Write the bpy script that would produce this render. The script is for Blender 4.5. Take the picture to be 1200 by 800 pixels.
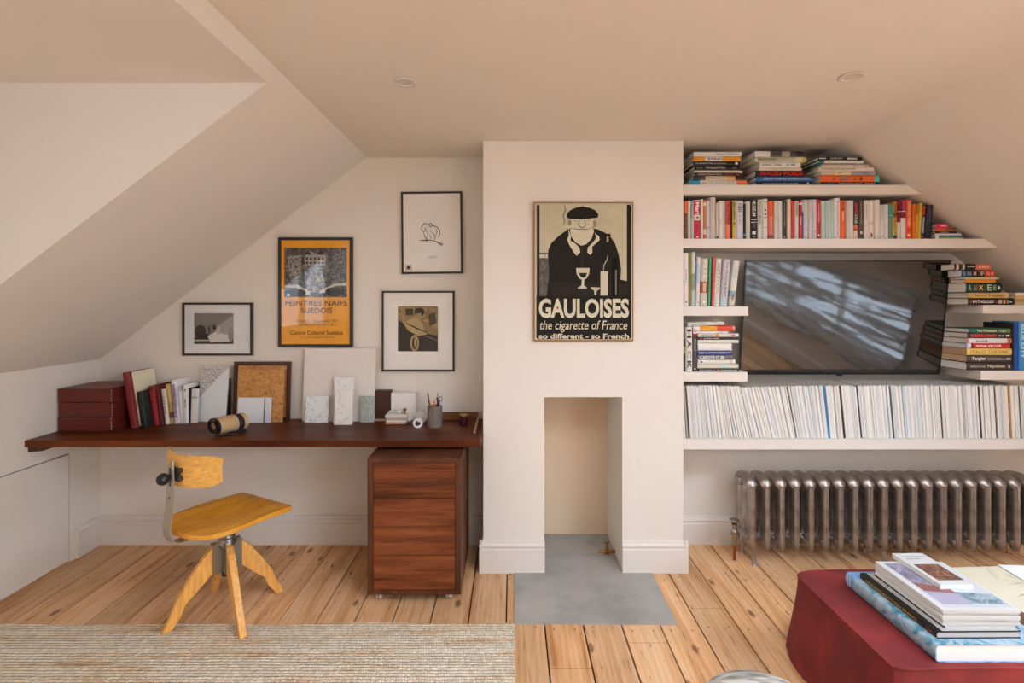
import bpy, math, random
from mathutils import Vector, Matrix
random.seed(7)
for o in list(bpy.data.objects): bpy.data.objects.remove(o)
scn = bpy.context.scene
C = scn.collection
R = math.radians

# ------------------------------------------------------------------ camera, world, lights, exposure
H = 1.46            # eye height
F = 600.0           # focal length in pixels of a 1200 px wide frame (18 mm)
HY = 352.0          # horizon row
cam = bpy.data.cameras.new('camera'); co = bpy.data.objects.new('camera', cam); C.objects.link(co)
cam.sensor_width = 36; cam.lens = 18.0; cam.shift_y = -(400-HY)/1200.0; cam.clip_start = 0.02
co.location = (0, 0, H); co.rotation_euler = (R(90), 0, 0)
scn.camera = co
scn.view_settings.view_transform = 'Standard'; scn.view_settings.look = 'None'
scn.view_settings.gamma = 1; scn.view_settings.use_curve_mapping = False
scn.view_settings.exposure = 1.2
w = bpy.data.worlds.new('World'); scn.world = w; w.use_nodes = True
wn = w.node_tree
bg = wn.nodes['Background']
bg.inputs[0].default_value = (0.80, 0.94, 1.12, 1); bg.inputs[1].default_value = 8.0

def portal(loc, direction, sx, sy):
    l = bpy.data.lights.new('window_portal', 'AREA'); l.shape = 'RECTANGLE'; l.size = sx; l.size_y = sy
    l.cycles.is_portal = True
    o = bpy.data.objects.new('window_portal', l); C.objects.link(o); o.location = loc
    o.rotation_euler = Vector(direction).to_track_quat('-Z', 'Y').to_euler()
    return o

# ------------------------------------------------------------------ place constants
SB, SC, SS = 195.0, 217.5, 216.5       # image scale (px per metre) at back wall, chimney breast, shelf fronts
def Y(s): return F/s
YB, YC, YS = Y(SB), Y(SC), Y(SS)
def X(px, s): return (px-600)/s
def Z(py, s): return H-(py-HY)/s
XL = -2.475; ZCEIL = H+167.5/SB; XCL = -0.872; XCR = 1.81; XR = 3.35
ROOFL = (ZCEIL-1.108)/(XCL-XL)
def roofl(x): return 1.108+ROOFL*(x-XL)
ROOFR = 0.70
def roofr(x): return ZCEIL-ROOFR*(x-XCR)
def roofr_x(z): return XCR+(ZCEIL-z)/ROOFR
YBACK = -2.8

# ------------------------------------------------------------------ materials
def lin(c):
    c = c/255.0
    return c/12.92 if c <= 0.04045 else ((c+0.055)/1.055)**2.4
def hexc(h):
    return (lin(int(h[0:2],16)), lin(int(h[2:4],16)), lin(int(h[4:6],16)), 1)
_m = {}
def newmat(name):
    m = bpy.data.materials.new(name); m.use_nodes = True
    nt = m.node_tree; b = nt.nodes['Principled BSDF']
    return m, nt, b
def nd(nt, t, **kw):
    n = nt.nodes.new(t)
    for k, v in kw.items(): setattr(n, k, v)
    return n
def M(h, rough=0.6, spec=0.4, metal=0.0, var=0.06, scale=40.0, bump=0.0, coat=0.0):
    key = (h, rough, spec, metal, var, scale, bump, coat)
    if key in _m: return _m[key]
    m, nt, b = newmat('surface_'+h)
    L = nt.links.new
    tc = nd(nt, 'ShaderNodeTexCoord'); n = nd(nt, 'ShaderNodeTexNoise')
    n.inputs['Scale'].default_value = scale; n.inputs['Detail'].default_value = 3
    L(tc.outputs['Object'], n.inputs['Vector'])
    hv = nd(nt, 'ShaderNodeHueSaturation'); hv.inputs['Color'].default_value = hexc(h)
    mr = nd(nt, 'ShaderNodeMapRange'); mr.inputs[3].default_value = 1-var; mr.inputs[4].default_value = 1+var
    L(n.outputs[0], mr.inputs[0]); L(mr.outputs[0], hv.inputs['Value']); L(hv.outputs[0], b.inputs['Base Color'])
    b.inputs['Roughness'].default_value = rough; b.inputs['Specular IOR Level'].default_value = spec
    b.inputs['Metallic'].default_value = metal; b.inputs['Coat Weight'].default_value = coat
    if bump:
        bp = nd(nt, 'ShaderNodeBump'); bp.inputs['Strength'].default_value = bump; bp.inputs['Distance'].default_value = 0.01
        L(n.outputs[0], bp.inputs['Height']); L(bp.outputs[0], b.inputs['Normal'])
    _m[key] = m
    return m
def ramp(nt, stops):
    r = nd(nt, 'ShaderNodeValToRGB'); e = r.color_ramp.elements
    while len(e) > 1: e.remove(e[-1])
    e[0].position = stops[0][0]; e[0].color = hexc(stops[0][1])
    for p, c in stops[1:]:
        x = e.new(p); x.color = hexc(c)
    return r
def wood(name, stops, axis='X', stretch=12.0, scale=5.0, rough=0.35, coat=0.0, bump=0.05):
    m, nt, b = newmat(name); L = nt.links.new
    tc = nd(nt, 'ShaderNodeTexCoord'); mp = nd(nt, 'ShaderNodeMapping')
    sc = [stretch]*3; sc['XYZ'.index(axis)] = 1.0
    mp.inputs['Scale'].default_value = sc; L(tc.outputs['Object'], mp.inputs[0])
    n = nd(nt, 'ShaderNodeTexNoise'); n.inputs['Scale'].default_value = scale*0.25; n.inputs['Detail'].default_value = 8
    n.inputs['Roughness'].default_value = 0.62; n.inputs['Distortion'].default_value = 0.6
    L(mp.outputs[0], n.inputs['Vector'])
    r = ramp(nt, stops); L(n.outputs[0], r.inputs[0])
    n2 = nd(nt, 'ShaderNodeTexNoise'); n2.inputs['Scale'].default_value = scale*3; n2.inputs['Detail'].default_value = 4
    L(mp.outputs[0], n2.inputs['Vector'])
    hv = nd(nt, 'ShaderNodeHueSaturation'); mr = nd(nt, 'ShaderNodeMapRange')
    mr.inputs[1].default_value = .3; mr.inputs[2].default_value = .7
    mr.inputs[3].default_value = .82; mr.inputs[4].default_value = 1.15
    L(n2.outputs[0], mr.inputs[0]); L(mr.outputs[0], hv.inputs['Value']); L(r.outputs[0], hv.inputs['Color'])
    L(hv.outputs[0], b.inputs['Base Color'])
    bp = nd(nt, 'ShaderNodeBump'); bp.inputs['Strength'].default_value = bump; bp.inputs['Distance'].default_value = .004
    L(n2.outputs[0], bp.inputs['Height']); L(bp.outputs[0], b.inputs['Normal'])
    b.inputs['Roughness'].default_value = rough; b.inputs['Coat Weight'].default_value = coat; b.inputs['Specular IOR Level'].default_value = .28
    b.inputs['Coat Roughness'].default_value = .15
    return m
def wall_mat(name, h, rough=0.75):
    m, nt, b = newmat(name); L = nt.links.new
    tc = nd(nt, 'ShaderNodeTexCoord'); n = nd(nt, 'ShaderNodeTexNoise'); n.inputs['Scale'].default_value = 1.6
    n.inputs['Detail'].default_value = 5; L(tc.outputs['Object'], n.inputs['Vector'])
    hv = nd(nt, 'ShaderNodeHueSaturation'); hv.inputs['Color'].default_value = hexc(h)
    mr = nd(nt, 'ShaderNodeMapRange'); mr.inputs[3].default_value = .97; mr.inputs[4].default_value = 1.03
    L(n.outputs[0], mr.inputs[0]); L(mr.outputs[0], hv.inputs['Value']); L(hv.outputs[0], b.inputs['Base Color'])
    n2 = nd(nt, 'ShaderNodeTexNoise'); n2.inputs['Scale'].default_value = 90; n2.inputs['Detail'].default_value = 3
    L(tc.outputs['Object'], n2.inputs['Vector'])
    bp = nd(nt, 'ShaderNodeBump'); bp.inputs['Strength'].default_value = .06; bp.inputs['Distance'].default_value = .003
    L(n2.outputs[0], bp.inputs['Height']); L(bp.outputs[0], b.inputs['Normal'])
    b.inputs['Roughness'].default_value = rough; b.inputs['Specular IOR Level'].default_value = .25
    return m
WALL = wall_mat('warm_white_paint', 'E6DCCF')
TRIM = wall_mat('satin_white_trim_paint', 'E3D9CE', .45)
SHELF = wall_mat('shelf_paint', 'E2D8CD', .5)
PLASTER = wall_mat('bare_pink_plaster', 'E8CDB0', .85)

def floor_mat():
    m, nt, b = newmat('pine_floorboards'); L = nt.links.new
    tc = nd(nt, 'ShaderNodeTexCoord'); sp = nd(nt, 'ShaderNodeSeparateXYZ'); L(tc.outputs['Object'], sp.inputs[0])
    a = nd(nt, 'ShaderNodeMath', operation='SUBTRACT'); a.inputs[1].default_value = .147; L(sp.outputs[0], a.inputs[0])
    d = nd(nt, 'ShaderNodeMath', operation='DIVIDE'); d.inputs[1].default_value = .173; L(a.outputs[0], d.inputs[0])
    fl = nd(nt, 'ShaderNodeMath', operation='FLOOR'); L(d.outputs[0], fl.inputs[0])
    wn_ = nd(nt, 'ShaderNodeTexWhiteNoise', noise_dimensions='1D'); L(fl.outputs[0], wn_.inputs['W'])
    mul = nd(nt, 'ShaderNodeMath', operation='MULTIPLY'); mul.inputs[1].default_value = 37.0; L(wn_.outputs[0], mul.inputs[0])
    cb = nd(nt, 'ShaderNodeCombineXYZ')
    mx = nd(nt, 'ShaderNodeMath', operation='MULTIPLY'); mx.inputs[1].default_value = 14.0; L(sp.outputs[0], mx.inputs[0])
    ay = nd(nt, 'ShaderNodeMath', operation='ADD'); L(sp.outputs[1], ay.inputs[0]); L(mul.outputs[0], ay.inputs[1])
    L(mx.outputs[0], cb.inputs[0]); L(ay.outputs[0], cb.inputs[1]); L(mul.outputs[0], cb.inputs[2])
    n = nd(nt, 'ShaderNodeTexNoise'); n.inputs['Scale'].default_value = 1.1; n.inputs['Detail'].default_value = 9
    n.inputs['Roughness'].default_value = .6; n.inputs['Distortion'].default_value = 1.0; L(cb.outputs[0], n.inputs['Vector'])
    r = ramp(nt, [(.26,'AE6E3E'), (.38,'DCA26C'), (.52,'F0BC8A'), (.70,'F6CDA2')]); L(n.outputs[0], r.inputs[0])
    # growth-ring streaks
    wv = nd(nt, 'ShaderNodeTexWave', bands_direction='X'); wv.inputs['Scale'].default_value = .9
    wv.inputs['Distortion'].default_value = 5.0; wv.inputs['Detail'].default_value = 3; wv.inputs['Detail Scale'].default_value = .7
    L(cb.outputs[0], wv.inputs['Vector'])
    mrw = nd(nt, 'ShaderNodeMapRange'); mrw.inputs[3].default_value = .93; mrw.inputs[4].default_value = 1.03; L(wv.outputs[1], mrw.inputs[0])
    # board tone
    mr = nd(nt, 'ShaderNodeMapRange'); mr.inputs[3].default_value = .82; mr.inputs[4].default_value = 1.08; L(wn_.outputs[0], mr.inputs[0])
    mm = nd(nt, 'ShaderNodeMath', operation='MULTIPLY'); L(mr.outputs[0], mm.inputs[0]); L(mrw.outputs[0], mm.inputs[1])
    hv = nd(nt, 'ShaderNodeHueSaturation'); L(r.outputs[0], hv.inputs['Color']); nl = nd(nt, 'ShaderNodeTexNoise'); nl.inputs['Scale'].default_value = 1.3; nl.inputs['Detail'].default_value = 3; L(tc.outputs['Object'], nl.inputs['Vector'])
    ml = nd(nt, 'ShaderNodeMapRange'); ml.inputs[1].default_value = .35; ml.inputs[2].default_value = .65; ml.inputs[3].default_value = .82; ml.inputs[4].default_value = 1.06; L(nl.outputs[0], ml.inputs[0])
    m3 = nd(nt, 'ShaderNodeMath', operation='MULTIPLY'); L(mm.outputs[0], m3.inputs[0]); L(ml.outputs[0], m3.inputs[1]); L(m3.outputs[0], hv.inputs['Value'])
    # knots
    ck = nd(nt, 'ShaderNodeCombineXYZ')
    kx = nd(nt, 'ShaderNodeMath', operation='MULTIPLY'); kx.inputs[1].default_value = 7.5; L(sp.outputs[0], kx.inputs[0])
    ky = nd(nt, 'ShaderNodeMath', operation='MULTIPLY'); ky.inputs[1].default_value = 3.4; L(ay.outputs[0], ky.inputs[0])
    L(kx.outputs[0], ck.inputs[0]); L(ky.outputs[0], ck.inputs[1])
    v = nd(nt, 'ShaderNodeTexVoronoi'); v.inputs['Scale'].default_value = 1.0; L(ck.outputs[0], v.inputs['Vector'])
    kr = nd(nt, 'ShaderNodeMapRange'); kr.inputs[1].default_value = .07; kr.inputs[2].default_value = .13
    kr.inputs[3].default_value = 1; kr.inputs[4].default_value = 0; L(v.outputs['Distance'], kr.inputs[0])
    # scratches, nails and old stain specks
    n3 = nd(nt, 'ShaderNodeTexNoise'); n3.inputs['Scale'].default_value = 5; n3.inputs['Detail'].default_value = 8; n3.inputs['Roughness'].default_value=.7
    L(cb.outputs[0], n3.inputs['Vector'])
    sr = nd(nt, 'ShaderNodeMapRange'); sr.inputs[1].default_value = .60; sr.inputs[2].default_value = .68; L(n3.outputs[0], sr.inputs[0])
    def mth(op, a_, b_):
        q = nd(nt, 'ShaderNodeMath', operation=op)
        for i_, v_ in enumerate((a_, b_)):
            if v_ is None: continue
            if isinstance(v_, (int, float)): q.inputs[i_].default_value = v_
            else: L(v_, q.inputs[i_])
        return q.outputs[0]
    # iron nail heads in pairs along each joist
    nx_ = mth('MULTIPLY', mth('SUBTRACT', mth('ABSOLUTE', mth('SUBTRACT', mth('FRACT', d.outputs[0], None), .5), None), .27), .173)
    ny_ = mth('MULTIPLY', mth('SUBTRACT', mth('FRACT', mth('MULTIPLY', mth('ADD', sp.outputs[1], mth('MULTIPLY', wn_.outputs[0], .03)), 2.4), None), .5), .417)
    nr_ = mth('SQRT', mth('ADD', mth('MULTIPLY', nx_, nx_), mth('MULTIPLY', ny_, ny_)), None)
    nail = mth('LESS_THAN', nr_, .0048)
    # short dark flecks
    cf = nd(nt, 'ShaderNodeCombineXYZ'); L(mth('MULTIPLY', sp.outputs[0], 40.0), cf.inputs[0]); L(mth('MULTIPLY', ay.outputs[0], 9.0), cf.inputs[1])
    nf = nd(nt, 'ShaderNodeTexNoise'); nf.inputs['Scale'].default_value = 1.0; nf.inputs['Detail'].default_value = 4; L(cf.outputs[0], nf.inputs['Vector'])
    fk = nd(nt, 'ShaderNodeMapRange'); fk.inputs[1].default_value = .69; fk.inputs[2].default_value = .73; L(nf.outputs[0], fk.inputs[0])
    mxk = nd(nt, 'ShaderNodeMath', operation='MAXIMUM'); L(mth('MAXIMUM', kr.outputs[0], mth('MAXIMUM', nail, fk.outputs[0])), mxk.inputs[0]); L(sr.outputs[0], mxk.inputs[1])
    mk2 = nd(nt, 'ShaderNodeMath', operation='MULTIPLY'); mk2.inputs[1].default_value = .75; L(mxk.outputs[0], mk2.inputs[0])
    mix = nd(nt, 'ShaderNodeMix', data_type='RGBA'); L(mk2.outputs[0], mix.inputs[0]); L(hv.outputs[0], mix.inputs[6])
    mix.inputs[7].default_value = hexc('5E3418')
    L(mix.outputs[2], b.inputs['Base Color'])
    b.inputs['Roughness'].default_value = .5; b.inputs['Specular IOR Level'].default_value = .35
    bp = nd(nt, 'ShaderNodeBump'); bp.inputs['Strength'].default_value = .12; bp.inputs['Distance'].default_value = .004
    L(n.outputs[0], bp.inputs['Height']); L(bp.outputs[0], b.inputs['Normal'])
    return m
FLOOR = floor_mat()
DARKGAP = M('1C120B', .9)
WALNUT_TOP = wood('walnut_worktop', [(.3,'3A180A'), (.5,'5C2A12'), (.7,'743C1C')], 'X', 14, 4, .42, .0)
WALNUT_TOP.node_tree.nodes['Principled BSDF'].inputs['Specular IOR Level'].default_value = .15
WALNUT = wood('walnut_veneer', [(.28,'3E1C0C'), (.42,'643014'), (.55,'7C401E'), (.72,'90532C')], 'X', 16, 7, .5, .0)
WALNUT_V = wood('walnut_edge', [(.3,'3E2014'), (.55,'5E3420'), (.75,'7A4A2E')], 'Z', 14, 4, .4)
BEECH = wood('honey_beech', [(.2,'DD9A4C'), (.5,'EDAC58'), (.8,'F4BE72')], 'Z', 10, 3, .42, .08)
PLY = wood('honey_plywood', [(.22,'C07C22'), (.5,'E29A30'), (.75,'F0B350')], 'Y', 7, 3, .4, .08)
BACKPLY = wood('honey_backrest_ply', [(.2,'E2A248'), (.5,'EDB056'), (.8,'F4C06C')], 'X', 14, 2, .4, .08)
PALEWOOD = wood('pale_wood', [(.3,'8A6A50'), (.7,'A88468')], 'X', 12, 4, .5)
STEEL = M('B9AE9E', .4, .5, .8, .08, 30)
BLACKM = M('1A1817', .35, .5, .0)
DKFRAME = M('2A211C', .4, .5, 0)

def glass_mat(name, rough=0.02, tint=1.0):
    m, nt, b = newmat(name); L = nt.links.new
    out = nt.nodes['Material Output']; nt.nodes.remove(b)
    t = nd(nt, 'ShaderNodeBsdfTransparent'); t.inputs[0].default_value = (tint, tint, tint, 1); g = nd(nt, 'ShaderNodeBsdfGlossy'); g.inputs['Roughness'].default_value = rough
    fr = nd(nt, 'ShaderNodeFresnel'); ge = nd(nt, 'ShaderNodeNewGeometry'); ir = nd(nt, 'ShaderNodeMapRange'); ir.inputs[3].default_value = 1.45; ir.inputs[4].default_value = 1/1.45
    L(ge.outputs['Backfacing'], ir.inputs[0]); L(ir.outputs[0], fr.inputs[0])
    n = nd(nt, 'ShaderNodeTexNoise'); n.inputs['Scale'].default_value = 3
    tc = nd(nt, 'ShaderNodeTexCoord'); L(tc.outputs['Object'], n.inputs['Vector'])
    mr = nd(nt, 'ShaderNodeMapRange'); mr.inputs[3].default_value = rough*.8; mr.inputs[4].default_value = rough*1.2
    L(n.outputs[0], mr.inputs[0]); L(mr.outputs[0], g.inputs['Roughness'])
    mx = nd(nt, 'ShaderNodeMixShader'); L(fr.outputs[0], mx.inputs[0]); L(t.outputs[0], mx.inputs[1]); L(g.outputs[0], mx.inputs[2])
    L(mx.outputs[0], out.inputs[0])
    return m
GLASS = glass_mat('picture_glass')
WGLASS = glass_mat('window_glass')
WG1 = glass_mat('tinted_dormer_glass', .02, .48); WG2 = glass_mat('tinted_rooflight_glass', .02, .68); WG6 = glass_mat('tinted_ceiling_glass', .02, .85); WG4 = glass_mat('tinted_eaves_glass', .02, .5)  # tints are added to scale each window's share of daylight

def marble(name, base, vein, scale=9, thr=.5, rough=.15):
    m, nt, b = newmat(name); L = nt.links.new
    tc = nd(nt, 'ShaderNodeTexCoord'); n = nd(nt, 'ShaderNodeTexNoise'); n.inputs['Scale'].default_value = scale
    n.inputs['Detail'].default_value = 8; n.inputs['Distortion'].default_value = 2.2; L(tc.outputs['Object'], n.inputs['Vector'])
    s_ = nd(nt, 'ShaderNodeMath', operation='SUBTRACT'); s_.inputs[1].default_value = .5; L(n.outputs[0], s_.inputs[0])
    ab = nd(nt, 'ShaderNodeMath', operation='ABSOLUTE'); L(s_.outputs[0], ab.inputs[0])
    mr = nd(nt, 'ShaderNodeMapRange'); mr.inputs[1].default_value = 0; mr.inputs[2].default_value = .05*thr*2
    mr.inputs[3].default_value = .75; mr.inputs[4].default_value = 0; L(ab.outputs[0], mr.inputs[0])
    mix = nd(nt, 'ShaderNodeMix', data_type='RGBA'); L(mr.outputs[0], mix.inputs[0])
    mix.inputs[6].default_value = hexc(base); mix.inputs[7].default_value = hexc(vein)
    L(mix.outputs[2], b.inputs['Base Color']); b.inputs['Roughness'].default_value = rough
    return m

# ------------------------------------------------------------------ mesh builder
_fonts = {}
def text2d(s, bold=0.0):
    key = (s, bold)
    if key in _fonts: return _fonts[key]
    cu = bpy.data.curves.new('t', 'FONT'); cu.body = s; cu.size = 1; cu.offset = bold; cu.resolution_u = 3
    ob = bpy.data.objects.new('t', cu); C.objects.link(ob)
    bpy.context.view_layer.update()
    dg = bpy.context.evaluated_depsgraph_get(); me = ob.evaluated_get(dg).to_mesh()
    vs = [(v.co.x, v.co.y) for v in me.vertices]; fs = [tuple(p.vertices) for p in me.polygons]
    ob.evaluated_get(dg).to_mesh_clear()
    bpy.data.objects.remove(ob); bpy.data.curves.remove(cu)
    x0 = min(v[0] for v in vs); x1 = max(v[0] for v in vs); y0 = min(v[1] for v in vs); y1 = max(v[1] for v in vs)
    vs = [((x-x0)/(x1-x0), (y-y0)/(y1-y0)) for x, y in vs]
    _fonts[key] = (vs, fs)
    return _fonts[key]

class MB:
    def __init__(s): s.v = []; s.f = []; s.m = []
    def add(s, vs, fs, mi=0, T=None):
        b = len(s.v)
        for p in vs:
            p = Vector(p)
            s.v.append(T @ p if T else p)
        for f in fs: s.f.append(tuple(b+i for i in f)); s.m.append(mi)
        return s
    def box(s, x0, x1, y0, y1, z0, z1, mi=0, T=None):
        return s.add([(x0,y0,z0),(x1,y0,z0),(x1,y1,z0),(x0,y1,z0),(x0,y0,z1),(x1,y0,z1),(x1,y1,z1),(x0,y1,z1)],
              [(0,3,2,1),(4,5,6,7),(0,1,5,4),(1,2,6,5),(2,3,7,6),(3,0,4,7)], mi, T)
    def prism_y(s, pts, y0, y1, mi=0, T=None):      # pts (x,z)
        n = len(pts)
        a = sum(pts[i][0]*pts[(i+1)%n][1]-pts[(i+1)%n][0]*pts[i][1] for i in range(n))
        if a < 0: pts = pts[::-1]
        vs = [(x,y0,z) for x,z in pts]+[(x,y1,z) for x,z in pts]
        fs = [tuple(range(n)), tuple(range(2*n-1,n-1,-1))]+[(i,i+n,(i+1)%n+n,(i+1)%n) for i in range(n)]
        return s.add(vs, fs, mi, T)
    def prism_x(s, pts, x0, x1, mi=0, T=None):      # pts (y,z)
        n = len(pts)
        a = sum(pts[i][0]*pts[(i+1)%n][1]-pts[(i+1)%n][0]*pts[i][1] for i in range(n))
        if a < 0: pts = pts[::-1]
        vs = [(x0,y,z) for y,z in pts]+[(x1,y,z) for y,z in pts]
        fs = [tuple(range(n-1,-1,-1)), tuple(range(n,2*n))]+[(i,(i+1)%n,(i+1)%n+n,i+n) for i in range(n)]
        return s.add(vs, fs, mi, T)
    def prism_z(s, pts, z0, z1, mi=0, T=None):      # pts (x,y)
        n = len(pts)
        a = sum(pts[i][0]*pts[(i+1)%n][1]-pts[(i+1)%n][0]*pts[i][1] for i in range(n))
        if a < 0: pts = pts[::-1]
        vs = [(x,y,z0) for x,y in pts]+[(x,y,z1) for x,y in pts]
        fs = [tuple(range(n-1,-1,-1)), tuple(range(n,2*n))]+[(i,(i+1)%n,(i+1)%n+n,i+n) for i in range(n)]
        return s.add(vs, fs, mi, T)
    def tube(s, path, rad, n=12, mi=0, T=None, flat=None):
        path = [Vector(p) for p in path]; k = len(path)
        rad = rad if isinstance(rad, (list, tuple)) else [rad]*k
        ref = None; vs = []
        for i, p in enumerate(path):
            t = (path[min(i+1,k-1)]-path[max(i-1,0)]).normalized()
            if ref is None:
                ref = Vector((0,0,1)) if abs(t.z) < .9 else Vector((1,0,0))
            a = (ref-t*ref.dot(t)).normalized(); ref = a; b = t.cross(a)
            for j in range(n):
                th = 2*math.pi*j/n
                vs.append(p+a*math.cos(th)*rad[i]+b*math.sin(th)*rad[i]*(flat or 1))
        fs = [(i*n+j, i*n+(j+1)%n, (i+1)*n+(j+1)%n, (i+1)*n+j) for i in range(k-1) for j in range(n)]
        fs += [tuple(range(n-1,-1,-1)), tuple((k-1)*n+j for j in range(n))]
        return s.add(vs, fs, mi, T)
    def lathe(s, prof, c=(0,0,0), n=24, mi=0, T=None, sx=1, sy=1):   # prof (r,z)
        vs = []; k = len(prof)
        for r, z in prof:
            for j in range(n):
                th = 2*math.pi*j/n; vs.append((c[0]+r*sx*math.cos(th), c[1]+r*sy*math.sin(th), c[2]+z))
        fs = [(i*n+j, i*n+(j+1)%n, (i+1)*n+(j+1)%n, (i+1)*n+j) for i in range(k-1) for j in range(n)]
        fs += [tuple(range(n-1,-1,-1)), tuple((k-1)*n+j for j in range(n))]
        return s.add(vs, fs, mi, T)
    def text(s, st, w, h, T, mi=0, bold=0.0):       # fits a w x h box centred on the origin of T's XY plane
        vs, fs = text2d(st, bold)
        return s.add([((x-.5)*w, (y-.5)*h, 0) for x, y in vs], fs, mi, T)
    def poly(s, pts, y, mi=0):                      # flat polygon facing the camera, pts (x,z)
        n = len(pts)
        a = sum(pts[i][0]*pts[(i+1)%n][1]-pts[(i+1)%n][0]*pts[i][1] for i in range(n))
        if a < 0: pts = pts[::-1]
        return s.add([(x,y,z) for x,z in pts], [tuple(range(n))], mi)
    def build(s, name, mats, parent=None, origin=(0,0,0), smooth=False, bevel=0, seg=2, sub=0):
        o_ = Vector(origin)
        me = bpy.data.meshes.new(name); me.from_pydata([tuple(p-o_) for p in s.v], [], s.f)
        if not isinstance(mats, (list, tuple)): mats = [mats]
        for m in mats: me.materials.append(m)
        for i, p in enumerate(me.polygons): p.material_index = s.m[i]; p.use_smooth = bool(smooth)
        me.update()
        ob = bpy.data.objects.new(name, me); C.objects.link(ob)
        if parent: ob.parent = parent
        else: ob.location = o_
        if bevel:
            b = ob.modifiers.new('bevel', 'BEVEL'); b.width = bevel; b.segments = seg; b.limit_method = 'ANGLE'; b.angle_limit = R(40)
        if sub:
            q = ob.modifiers.new('sub', 'SUBSURF'); q.levels = sub; q.render_levels = sub
        if smooth and smooth != 'all':
            me.shade_smooth() if False else None
            try: me.set_sharp_from_angle(angle=R(42))
            except Exception: pass
        return ob
def tag(o, label, cat, group=None, kind=None):
    if label and len(label.split()) > 16: print('LONG', label)
    if label: o['label'] = label
    if cat: o['category'] = cat
    if group: o['group'] = group
    if kind: o['kind'] = kind
    return o
def empty(name, loc, rz=0, label=None, cat=None, group=None):
    o = bpy.data.objects.new(name, None); C.objects.link(o); o.location = loc; o.rotation_euler = (0,0,rz)
    o.empty_display_size = .05
    return tag(o, label, cat, group)
def struct(o): o['kind'] = 'structure'; return o
# text frames
def face_front(x, y, z, rot=0):        # text plane standing, facing -Y
    return Matrix.Translation((x,y,z)) @ Matrix.Rotation(R(rot),4,'Y') @ Matrix.Rotation(R(90),4,'X')

# ================================================================== STRUCTURE
# floor boards
mb = MB(); k0, k1 = -16, 20
for k in range(k0, k1):
    x0 = .147+.173*k; x1 = x0+.173
    a = max(x0+.0034, XL-.05); b_ = min(x1-.0034, XR+.05)
    if b_ <= a: continue
    cuts = [YBACK-.1]; rr = random.Random(k*13+5)
    y = YBACK+rr.uniform(.3, 2.5)
    while y < YB+.1: cuts.append(y); y += rr.uniform(1.9, 3.6)
    cuts.append(YB+.15)
    for i in range(len(cuts)-1):
        dz = rr.uniform(-.0015, 0)
        mb.box(a, b_, cuts[i]+(.0015 if i else 0), cuts[i+1]-.0015, -.02, dz, 0)
mb.box(XL-.2, XR+.2, YBACK-.2, YB+.2, -.06, -.016, 1)
struct(mb.build('floor', [FLOOR, DARKGAP]))
# ceiling
KX0, KX1, KY0, KY1 = .1, 1.5, .05, 1.0      # unseen rooflight added to the flat ceiling to light floor and rug
mb = MB(); mb.box(XCL-.02, XCR+.02, KY1, YB+.25, ZCEIL, ZCEIL+.12); mb.box(XCL-.02, XCR+.02, YBACK-.1, KY0, ZCEIL, ZCEIL+.12)
mb.box(XCL-.02, KX0, KY0, KY1, ZCEIL, ZCEIL+.12); mb.box(KX1, XCR+.02, KY0, KY1, ZCEIL, ZCEIL+.12)
struct(mb.build('ceiling', WALL))
mb = MB()
for q in ((KX0,KX1,KY0,KY0+.05),(KX0,KX1,KY1-.05,KY1),(KX0,KX0+.05,KY0+.05,KY1-.05),(KX1-.05,KX1,KY0+.05,KY1-.05)): mb.box(*q, ZCEIL+.08, ZCEIL+.14)
wf = struct(mb.build('window_5', TRIM)); mb = MB(); mb.box(KX0+.03, KX1-.03, KY0+.03, KY1-.03, ZCEIL+.10, ZCEIL+.104); mb.build('pane', WG6, wf)
portal(((KX0+KX1)/2, (KY0+KY1)/2, ZCEIL+.16), (0,0,-1), KX1-KX0, KY1-KY0)
# left sloping wall with dormer opening
DX = X(313,310.8); DZ = roofl(DX); DY1 = Y(310.8); DY0 = -1.2
def slabL(xa, xb, t=.14):
    return [(xa, roofl(xa)), (xb, roofl(xb)), (xb, roofl(xb)+t), (xa, roofl(xa)+t)]
mb = MB()
mb.prism_y(slabL(XL-.12, XCL+.001), DY1, YB+.1); mb.prism_y(slabL(XL-.12, XCL+.001), YBACK-.1, DY0); mb.prism_y(slabL(DX, XCL+.001), DY0, DY1)
struct(mb.build('wall_left_slope', WALL))
# dormer: cheeks, flat ceiling, window wall
XD = -2.62; WY1 = .55
mb = MB()
mb.prism_y([(XD, 1.105), (XL-.001, 1.105), (DX, DZ), (DX, DZ+.1), (XD, DZ+.1)], DY1-.002, DY1+.1)
mb.prism_y([(XD, 1.105), (XL-.001, 1.105), (DX, DZ), (DX, DZ+.1), (XD, DZ+.1)], DY0-.1, DY0+.002)
struct(mb.build('wall_left_dormer', WALL))
mb = MB(); mb.box(XD-.1, DX+.002, DY0-.1, DY1+.1, DZ, DZ+.1); struct(mb.build('ceiling_dormer', WALL))
mb = MB(); mb.box(XD-.1, XL-.001, DY0-.1, DY1+.1, 1.0, 1.11); struct(mb.build('trim_dormer_sill', TRIM))
mb = MB()
mb.box(XD-.06, XD, DY0, WY1, 1.11, 1.16); mb.box(XD-.06, XD, DY0, WY1, DZ-.05, DZ); mb.box(XD-.06, XD, WY1, DY1, 1.11, DZ)
for yy in (DY0, (DY0+WY1)/2-.03, WY1-.06): mb.box(XD-.06, XD, yy, yy+.06, 1.16, DZ-.05)
wf = struct(mb.build('window_1', TRIM))
mb = MB(); mb.box(XD-.035, XD-.031, DY0+.03, WY1-.03, 1.14, DZ-.03); mb.build('pane', WG1, wf)
portal((XD-.09, (DY0+WY1)/2, (1.11+DZ)/2), (1,0,0), DZ-1.13, WY1-DY0)
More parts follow.
